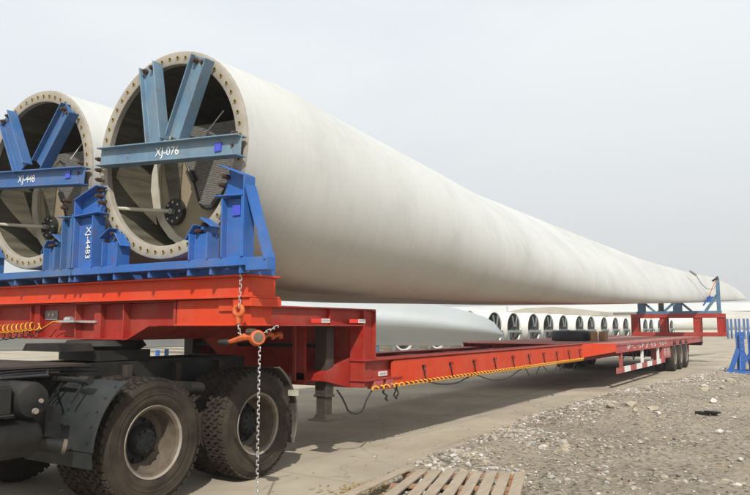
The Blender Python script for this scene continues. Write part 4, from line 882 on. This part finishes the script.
b = MB(); b.tube([(-5.5, 2.6, 1.18), (-5.1, 3.0, 1.15), (-5.0, 3.3, 1.16), (-5.3, 3.5, 1.17)], 0.012, 6); b.build('air_line', M['rubber'], tk)

hr_ = random.Random(9)
for k in range(7):
    y0 = 2.3+0.12*k; x0 = -5.15-0.06*k; z0 = 1.16+0.02*(k % 3)
    b = MB(); b.tube([(x0, y0-0.6, z0+0.01), (x0+0.08, y0, z0+0.03*hr_.random()), (x0+0.03, y0+0.4, z0-0.05*hr_.random()), (x0-0.05, y0+0.8, z0-0.02), (x0-0.12, y0+1.2, z0-0.03)], 0.009+0.004*(k % 2), 6); b.build('air_line', M['rubber'], tk, smooth=60)
for k in range(4):
    y = 3.9+k*0.62; b = MB(); b.box(-5.668, -5.60, y, y+0.07, 0.98, 1.16); b.build('bracket', M['leg'], tk, bevel=0.004)
for k in range(5):
    a = R(128+k*11); b = MB(); p_ = Vector((-4.80, 4.16+0.636*math.cos(a), 0.545+0.636*math.sin(a))); d_ = Vector((0, math.cos(a), math.sin(a))); b.cyl(p_, p_+d_*0.006, 0.011, 6); b.build('rivet', M['black'], mgf)
    b = MB(); p_ = p_+Vector((-0.36, 0, 0)); b.cyl(p_, p_+d_*0.006, 0.011, 6); b.build('rivet', M['black'], mgf)
for k in range(2):
    b = MB(); b.cyl((-5.30+0.2*k, 4.82, 0.95), (-5.30+0.2*k, 5.0, 0.93), 0.06, 14); b.build('brake_chamber', M['black'], tk, smooth=35)
b = MB(); b.box(-5.45, -4.98, 6.22, 6.26, 0.86, 0.98); b.build('tail_lamp_bar', M['black'], tk)
for x in (-5.38, -5.2, -5.06):
    b = MB(); b.cyl((x, 6.26, 0.92), (x, 6.28, 0.92), 0.045, 14); b.build('tail_lamp', M['sticker_red'], tk)

# ---------------------------------------------------------------- lever hoist and chain
hb = thing('lever_hoist', 'orange lever hoist hanging on a silver chain below the bolster end', 'hoist', (-3.95, 4.36, 1.6))
def link(b, c, d, ln, r, wire, rot):
    """oval link centred c along direction d"""
    d = Vector(d).normalized(); a = d.orthogonal().normalized(); a = (Matrix.Rotation(rot, 3, d) @ a)
    pts = []; hl = ln/2-r
    for i in range(17):
        t = 2*math.pi*i/16; x = r*math.cos(t); z = r*math.sin(t)+(hl if math.sin(t) >= 0 else -hl)
        pts.append(Vector(c)+a*x+d*z)
    b.tube(pts, wire, 6, caps=False)
def chain(path, pitch=0.033, r=0.0100, wire=0.0036):
    b = MB(); pts = [Vector(p) for p in path]; seg = 0; k = 0; pos = 0.0
    L = [(pts[i+1]-pts[i]).length for i in range(len(pts)-1)]; tot = sum(L)
    while pos < tot:
        s = pos; i = 0
        while i < len(L)-1 and s > L[i]: s -= L[i]; i += 1
        d = (pts[i+1]-pts[i]).normalized(); link(b, pts[i]+d*s, d, pitch+2*wire+0.004, r, wire, (k % 2)*math.pi/2+0.6); pos += pitch; k += 1
    return b
chain([(-3.80, 4.36, 0.06), (-3.80, 4.36, 1.38)]).build('load_chain', M['steel'], hb, smooth=50)
chain([(-3.90, 4.62, 2.02), (-4.0, 4.44, 2.0), (-4.055, 4.40, 1.985), (-4.06, 4.395, 1.70)]).build('sling_chain', M['steel'], hb, smooth=50)
chain([(-4.06, 4.39, 1.56), (-4.05, 4.39, 1.47), (-3.98, 4.37, 1.455)]).build('short_chain', M['steel'], hb, smooth=50)
chain([(-3.80, 4.42, 1.48), (-3.72, 4.5, 1.535)]).build('tail_chain', M['steel'], hb, smooth=50)
b = MB(); hc = Vector((-4.06, 4.385, 1.665))
b.tube([hc+Vector((0.045*math.cos(R(a)), 0, 0.045*math.sin(R(a)))) for a in range(60, -250, -20)], [0.016+0.008*math.sin(math.pi*i/15) for i in range(16)], 8)
b.tube([hc+Vector((0.0, 0, -0.045)), hc+Vector((0.0, 0, -0.075)), hc+Vector((0.0, 0, -0.11))], [0.022, 0.026, 0.02], 8)
b.build('hook', M['hoist'], hb, smooth=50)
bc = Vector((-3.83, 4.36, 1.435))
b = MB(); ax = Vector((0.62, -0.45, 0.12)).normalized(); q = Vector((1,0,0)).rotation_difference(ax)
b.lathe([(-0.085, 0.0), (-0.085, 0.038), (-0.04, 0.048), (-0.03, 0.060), (0.035, 0.063), (0.05, 0.056), (0.055, 0.02), (0.055, 0)], (0,0,0), 0, 24); b.v = [q @ p + bc for p in b.v]; body = b.build('gear_case', M['hoist'], hb, smooth=35)
b = MB(); b.lathe([(0.0556, 0.0), (0.0566, 0.030), (0.0556, 0.040)], (0,0,0), 0, 20); b.v = [q @ p + bc for p in b.v]; b.build('rating_disc', M['rimin'], body)
b = MB(); b.tube([bc+Vector((-0.05, 0, 0.01)), bc+Vector((-0.13, 0, 0.01)), bc+Vector((-0.24, -0.01, -0.02)), bc+Vector((-0.30, -0.01, -0.032))], [0.026, 0.029, 0.020, 0.015], 8); lv = b.build('lever', M['hoist'], hb, smooth=40)
b = MB(); b.tube([bc+Vector((-0.29, -0.01, -0.032)), bc+Vector((-0.30, -0.01, -0.034)), bc+Vector((-0.40, -0.01, -0.038)), bc+Vector((-0.41, -0.01, -0.038))], [0.02, 0.026, 0.024, 0.015], 10); b.build('grip', M['rubber'], lv, smooth=40)
b = MB(); b.tube([bc+Vector((-0.10, 0, 0.05)), bc+Vector((-0.03, 0, 0.045)), bc+Vector((0, 0, 0.02))], [0.03, 0.034, 0.03], 8); b.build('frame_plate', M['bolt'], hb, smooth=40)

# ---------------------------------------------------------------- pallet
pv = Vector((1.14, 0.50, 0)).normalized(); pd = Vector((0.30, -0.955, 0)).normalized()
P0 = Vector((-3.50, 6.20, 0))
pa = thing('wooden_pallet', 'weathered wooden pallet with gaps between its slats, lying on the gravel edge', 'pallet', P0)
prn = random.Random(11)
for k in range(9):
    a = P0 + pv*(0.05+k*0.134); wd = 0.090+0.014*prn.random()
    d2 = (pd + pv*(-0.22 if k == 0 else prn.uniform(-0.025, 0.025) - (0.08 if k == 1 else 0))).normalized()
    z = 0.128 + prn.uniform(-0.004, 0.006) + (0.02 if k == 0 else 0)
    s0 = a + pd*prn.uniform(-0.02, 0.03) + Vector((0, 0, z)); 
    b = MB(); b.bar(s0, s0+d2*(1.25+prn.uniform(-0.02, 0.03)), wd, 0.020)
    b.build('slat', M['wood'], pa, bevel=0.003)
for k, dd in enumerate((0.10, 0.62, 1.15)):
    a = P0 + pd*dd; b = MB(); b.bar(a+Vector((0,0,0.106)), a+pv*1.14+Vector((0,0,0.106)), 0.11, 0.019); b.build('stringer', M['wood_red'], pa)
    for j in (0.07, 0.57, 1.07):
        c_ = a+pv*j; b = MB(); b.bar(c_-pv*0.06+Vector((0,0,0.062)), c_+pv*0.06+Vector((0,0,0.062)), 0.10, 0.068); b.build('block', M['wood_red'], pa)
# wood chips beside it
b = MB(); r2 = random.Random(2)
for i in range(300):
    u_ = r2.gauss(0, 0.20); v_ = r2.gauss(0, 0.16); c_ = Vector((-3.55, 5.72, 0.015+0.05*math.exp(-(u_*u_+v_*v_)*18)*r2.random()))+pv*u_+pd*v_
    a = r2.random()*3.14; l_ = 0.02+0.05*r2.random(); d_ = Vector((math.cos(a), math.sin(a), r2.uniform(-0.2, 0.2)))
    b.bar(c_-d_*l_/2, c_+d_*l_/2, 0.008+0.01*r2.random(), 0.004)
tag(b.build('wood_chips', M['straw']), kind='stuff')
b = MB(); b.prism([(-3.58, 6.42), (-3.30, 6.56), (-3.18, 6.60), (-3.26, 6.52), (-3.42, 6.43), (-3.55, 6.36)], 2, 0.012, 0.045); b.bar((-3.5, 6.42, 0.05), (-3.2, 6.60, 0.06), 0.02, 0.018)
tag(b.build('broken_lath', M['stone_dark']), 'dark broken lath lying behind the pallet', 'scrap wood')

# ---------------------------------------------------------------- yard: blade B lying across, behind the trailer
CPB = ([0, 0.05, 0.12, 0.22, 0.45, 0.60, 0.72, 0.80, 0.87, 0.92, 0.96, 0.98, 0.99, 0.997, 1.0], [2.0, 2.0, 2.5, 3.5, 3.1, 2.7, 2.36, 2.12, 1.88, 1.66, 1.34, 1.05, 0.76, 0.42, 0.1])
def simple_blade(name, label, group, root_pos, direction, length, r0=1.0, chord=2.6, seg=26, n=28, th0=60, tipdrop=0.0, open_root=True, cp=None, tcp=None, sm='gel_far', tpow=3, keel=0):
    D = Vector(direction).normalized(); S = Vector((-D.y, D.x, 0))   # side
    rt_ = thing(name, label, 'turbine blade', root_pos, group)
    b = MB(); O = Vector(root_pos)
    for i in range(seg+1):
        t = i/seg; t2 = t**1.15; y = length*t2
        w = min(1, max(0, (y/length-0.03)/0.2)); w = w*w*(3-2*w)
        c = lerp(t2, *cp) if cp else lerp(t2, [0, 0.05, 0.12, 0.22, 0.5, 0.8, 0.93, 0.985, 1.0], [2*r0, 2*r0, 2.15, chord, chord*0.66, chord*0.42, chord*0.30, chord*0.15, 0.02])
        tc = lerp(t2, *(tcp or ([0, 0.05, 0.22, 0.5, 1.0], [1, 1, 0.42, 0.26, 0.18]))); an = R(lerp(t2, [0, 0.2, 1], [th0, th0, 86]))
        P = section(1, tc, w, n)
        for s, q in P:
            if keel and q < 0 and w > 0:
                f = s/0.48 if s < 0.48 else math.cos((s-0.48)/0.52*math.pi/2)**0.8; q = q*(1-w)+w*min(q*0.2, -keel*f)
            s = (s-0.5+0.12*w)*c; q = q*c
            b.v.append(O + D*y + S*(-(s*math.cos(an))+q*math.sin(an)) + Vector((0, 0, s*math.sin(an)+q*math.cos(an)+tipdrop*t**tpow)))
    b.f = [(i*n+j, i*n+(j+1)%n, (i+1)*n+(j+1)%n, (i+1)*n+j) for i in range(seg) for j in range(n)]; b.f.append(tuple(range(seg*n, seg*n+n))); b.mi = [0]*len(b.f)
    b.build('blade_shell', M[sm], rt_, smooth=50)
    if open_root:
        def ring(r, y): return [O + D*y + S*(r*math.cos(2*math.pi*j/28)) + Vector((0, 0, r*math.sin(2*math.pi*j/28))) for j in range(28)]
        b = MB(); rs_ = [ring(r0*0.998, 0.02), ring(r0*0.99, -0.02), ring(r0*0.92, -0.02), ring(r0*0.91, 0.1)]
        for q in rs_: b.v += q
        b.f = [(i*28+j, i*28+(j+1)%28, (i+1)*28+(j+1)%28, (i+1)*28+j) for i in range(3) for j in range(28)]; b.mi = [0]*len(b.f); b.build('root_flange', M['gel_far'], rt_, smooth=35)
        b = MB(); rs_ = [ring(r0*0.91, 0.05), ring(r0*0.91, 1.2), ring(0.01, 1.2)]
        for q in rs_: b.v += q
        b.f = [(i*28+j, i*28+(j+1)%28, (i+1)*28+(j+1)%28, (i+1)*28+j) for i in range(2) for j in range(28)]; b.mi = [0]*len(b.f); b.build('inner_wall', M['inner_shade'], rt_)
    return rt_
tipB = Vector((-10.45, 26.5, 1.19)); dB = Vector((0.848, 0.53, 0))
rootB = tipB - dB*34 + Vector((0, 0, 0.58))
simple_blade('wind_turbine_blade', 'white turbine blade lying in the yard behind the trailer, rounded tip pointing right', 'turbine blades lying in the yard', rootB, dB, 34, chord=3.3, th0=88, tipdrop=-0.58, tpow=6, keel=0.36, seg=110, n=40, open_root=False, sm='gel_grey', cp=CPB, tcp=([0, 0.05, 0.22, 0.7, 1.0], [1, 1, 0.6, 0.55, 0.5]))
def trestle(loc, label, h, m, group, w=1.6, ang=0, th=0.12):
    r = thing('blade_trestle', label, 'trestle', loc, group); ca, sa = math.cos(ang), math.sin(ang)
    def P(x, y, z): return Vector(loc)+Vector((x*ca-y*sa, x*sa+y*ca, z))
    for x in (-w/2, w/2):
        b = MB(); b.bar(P(x, 0, 0.08), P(x, 0, h), th, th); b.build('post', m, r)
        b = MB(); b.bar(P(x, -0.5, 0.04), P(x, 0.5, 0.04), 0.1, 0.08); b.build('foot', m, r)
        b = MB(); b.bar(P(x, -0.42, 0.08), P(x, -0.03, h*0.6), 0.07, 0.07); b.bar(P(x, 0.42, 0.08), P(x, 0.03, h*0.6), 0.07, 0.07); b.build('brace', m, r)
    b = MB(); b.bar(P(-w/2+0.07, 0, h*0.45), P(w/2-0.07, 0, h*0.45), 0.1, 0.12); b.build('cross_bar', m, r)
    return r
for k, (dd, hh, m, lb) in enumerate(((5, 0.75, 'blue_tip', 'blue trestle under the thin end of the blade lying behind the trailer'), (13.5, 0.62, 'blue', 'blue trestle under the middle of the blade lying behind the trailer'), (21, 0.5, 'blue_pale', 'pale trestle under the thick end of the blade lying behind the trailer'))):
    p = tipB - dB*dd; trestle((p.x, p.y, 0), lb, hh, M[m], 'trestles under the yard blades', 1.2, math.atan2(dB.y, dB.x)+math.pi/2)

# the row of stored blades: roots facing the lane
ROWX = -17.5
row_y = [27.0, 30.9, 34.9, 38.9, 42.9, 46.6, 50.3, 54.1, 58.0, 62.4, 66.8, 71.3, 75.9, 81.3, 86.3, 91.7, 95.8, 101, 106, 111]
RD = Vector((-math.cos(R(5)), math.sin(R(5)), 0)); zr = 1.42
ordn = ['first','second','third','fourth','fifth','sixth','seventh','eighth','ninth','tenth','eleventh','twelfth','thirteenth','fourteenth','fifteenth','sixteenth','seventeenth','eighteenth','nineteenth','twentieth']
rb0 = simple_blade('wind_turbine_blade', 'x', 'stored blades lined up with their open roots toward the lane', (ROWX, row_y[0], zr), RD, 34, r0=1.12, chord=2.5, seg=20, n=24, th0=45, tipdrop=-0.4)
def rowstand(loc):
    r = thing('root_stand', 'x', 'root stand', loc, 'steel stands bolted to the stored blade roots'); O = Vector(loc); S = Vector((-RD.y, RD.x, 0)); F = O - RD*0.09
    def P(s, z): return F + S*s + Vector((0, 0, z))
    b = MB(); b.bar(P(-1.0, zr-0.22), P(1.0, zr-0.22), 0.08, 0.16); b.build('cross_beam', M['stand'], r)
    for s0, s1 in ((-0.12, -0.36), (0.12, 0.36)):
        b = MB(); b.bar(P(s0, zr+0.10), P(s1, zr+0.82), 0.11, 0.06, tuple(RD)); b.build('strut', M['stand'], r)
    b = MB(); b.bar(P(-1.15, 0.20), P(1.15, 0.20), 0.20, 0.14); b.build('base_beam', M['stand'], r)
    for s in (-1.02, 1.02):
        b = MB(); b.bar(P(s, 0.28), P(s, 1.1), 0.10, 0.14, (0,1,0)); b.build('post', M['stand'], r)
    for s in (-1.0, 1.0): b = MB(); b.bar(P(s, 0.0), P(s, 0.128), 0.3, 0.3, (0,1,0)); b.build('foot', M['block'], r)
    return r
rs0 = rowstand((ROWX, row_y[0], 0))
for i, y in enumerate(row_y):
    nm = 'nearest' if i == 0 else ordn[i]
    lb = f'white stored blade, {nm} from the left in the row with open roots' if i else 'white stored blade, leftmost in the row with open roots'
    lf = f'faded steel stand on the {nm} root from the left in the row' if i else 'faded steel stand on the leftmost root in the row'
    x = ROWX + 0.08*math.sin(i*2.3)
    if i == 0: rb0['label'] = lb; rs0['label'] = lf
    else: dup(rb0, loc=(x, y, zr), label=lb); dup(rs0, loc=(x, y, 0), label=lf)

# near blue trestle at the right edge
t = thing('steel_trestle', 'bright blue steel trestle standing on the gravel at the right', 'trestle', (-1.9, 25.6, 0.03))
b = MB(); b.box(-2.22, -0.6, 25.2, 25.32, 0.03, 0.14); b.box(-2.22, -0.6, 25.95, 26.07, 0.03, 0.14); b.box(-2.2, -2.08, 25.32, 25.95, 0.03, 0.13); b.box(-0.9, -0.78, 25.32, 25.95, 0.03, 0.13); b.build('base_frame', M['blue'], t)
for x in (-2.0, -1.66, -1.1, -0.78):
    b = MB(); b.box(x-0.12, x+0.12, 25.55, 25.67, 0.14, 1.36); b.box(x-0.012, x+0.012, 25.45, 25.549, 0.14, 1.30); po = b.build('upright', M['blue'], t, bevel=0.004)
    b = MB(); b.bar((x, 25.25, 0.14), (x, 25.56, 0.72), 0.05, 0.06); b.bar((x, 26.0, 0.14), (x, 25.66, 0.72), 0.05, 0.06); b.build('brace', M['blue'], t)
    b = MB()
    for z in (0.45, 0.62, 0.8, 1.0, 1.2): b.cyl((x+0.05, 25.549, z), (x+0.05, 25.53, z), 0.014, 6)
    b.build('bolts', M['steel'], po)
for x0_, x1_ in ((-2.05, -2.30), (-1.60, -1.36)): b = MB(); b.bar((x0_, 25.50, 0.82), (x1_, 25.50, 0.12), 0.06, 0.15, (1,0,0)); b.build('side_brace', M['blue'], t)
b = MB(); b.box(-2.42, -2.221, 25.2, 25.7, 0.03, 0.13); b.build('foot_plate', M['blue'], t)
b = MB(); b.bar((-1.93, 25.60, 0.75), (-1.70, 25.60, 0.22), 0.05, 0.07); b.bar((-1.73, 25.60, 0.75), (-1.95, 25.60, 0.22), 0.05, 0.06, (0,1,0)); b.build('cross_brace', M['blue'], t)

# far right: blades on trestles, building
import itertools
for k, (x0, y, z, lb) in enumerate(((-3.0, 118, 1.9, 'far white blade lying across the end of the lane, on blue trestles'), (-4.0, 128, 2.6, 'far white blade higher and behind the one across the end of the lane'))):
    simple_blade('wind_turbine_blade', lb, 'far blades beyond the end of the lane', (x0-18, y, z), (1, 0.02, 0), 44, chord=2.6, seg=18, n=20, th0=60, open_root=False)
fx = [(-8.9,100),(-8.0,100),(-6.9,98),(-6.1,99),(-5.3,98)]
flb = ['far blue trestle just right of the red stand','second far blue trestle right of the red stand','left one of three far blue trestles seen above the near blue trestle','middle one of three far blue trestles seen above the near blue trestle','right one of three far blue trestles seen above the near blue trestle']
for (x, y), lb in zip(fx, flb): trestle((x, y, 0), lb, 2.5, M['blue_mid'], 'far blue trestles at the end of the lane', 0.42, 0.2, 0.24)

fb = thing('factory_hall', 'long low cream factory hall with pale roof on the skyline', 'building', (-40, 165, 0))
b = MB(); b.box(-190, 40, 165, 205, 0, 4.9); b.build('wall', M['wall'], fb)
b = MB(); b.prism([(164.4, 4.92), (185, 7.2), (205.6, 4.92), (205.6, 4.7), (185, 6.98), (164.4, 4.7)], 0, -191, 41); b.build('roof', M['roof'], fb)
b = MB(); b.box(-190, 40, 164.9, 164.98, 4.1, 4.5); b.build('fascia', M['roof_brown'], fb)
for k in range(22):
    b = MB(); x = -186+k*10; b.box(x, x+5.5, 164.9, 164.97, 2.0, 3.1); b.build('window', M['glass'], fb)
sh = thing('low_shed', 'brownish low shed roof in front of the factory hall', 'building', (-58, 140, 0))
b = MB(); b.box(-58, -36, 140, 150, 0, 3.6); b.build('wall', M['wall'], sh)
b = MB(); b.prism([(-59, 3.62), (-50, 5.3), (-44, 5.5), (-35, 4.4), (-35, 3.62)], 1, 139.5, 150.5); b.build('roof', M['roof_brown'], sh)
bb = thing('blue_roofed_house', 'small far building with blue roof beyond the blade tip', 'building', (8, 150, 0))
b = MB(); b.box(3.0, 22, 150, 160, 0, 5.6); b.build('wall', M['wall'], bb)
b = MB(); b.prism([(2.5, 5.61), (2.5, 5.9), (5, 7.2), (20, 7.2), (22.5, 5.61)], 1, 149.5, 160.5); b.build('roof', M['sticker_blue'], bb)
# light pole behind
lp = thing('lamp_post', 'thin grey lamp post rising behind the stored blades', 'lamp post', (-34, 88, 0))
b = MB(); b.cyl((-34, 88, 0), (-34, 88, 4.6), 0.14, 8, 0.10); b.build('pole', M['pole'], lp)
b = MB(); b.box(-34.5, -33.5, 87.85, 88.15, 4.6, 4.75); b.build('lamp_head', M['pole'], lp)

# ---------------------------------------------------------------- thin dusty air
hz = bpy.data.materials.new('thin_haze'); hz.use_nodes = True; hn = hz.node_tree; hn.nodes.clear()
ho = hn.nodes.new('ShaderNodeOutputMaterial'); hv = hn.nodes.new('ShaderNodeVolumePrincipled')
hv.inputs['Color'].default_value = (0.93, 0.94, 0.96, 1); hv.inputs['Density'].default_value = 0.0016; hv.inputs['Anisotropy'].default_value = 0.3
hn.links.new(hv.outputs[0], ho.inputs['Volume'])
tag(MB().box(-505, 405, -65, 905, -1, 9).build('haze', hz), kind='stuff')
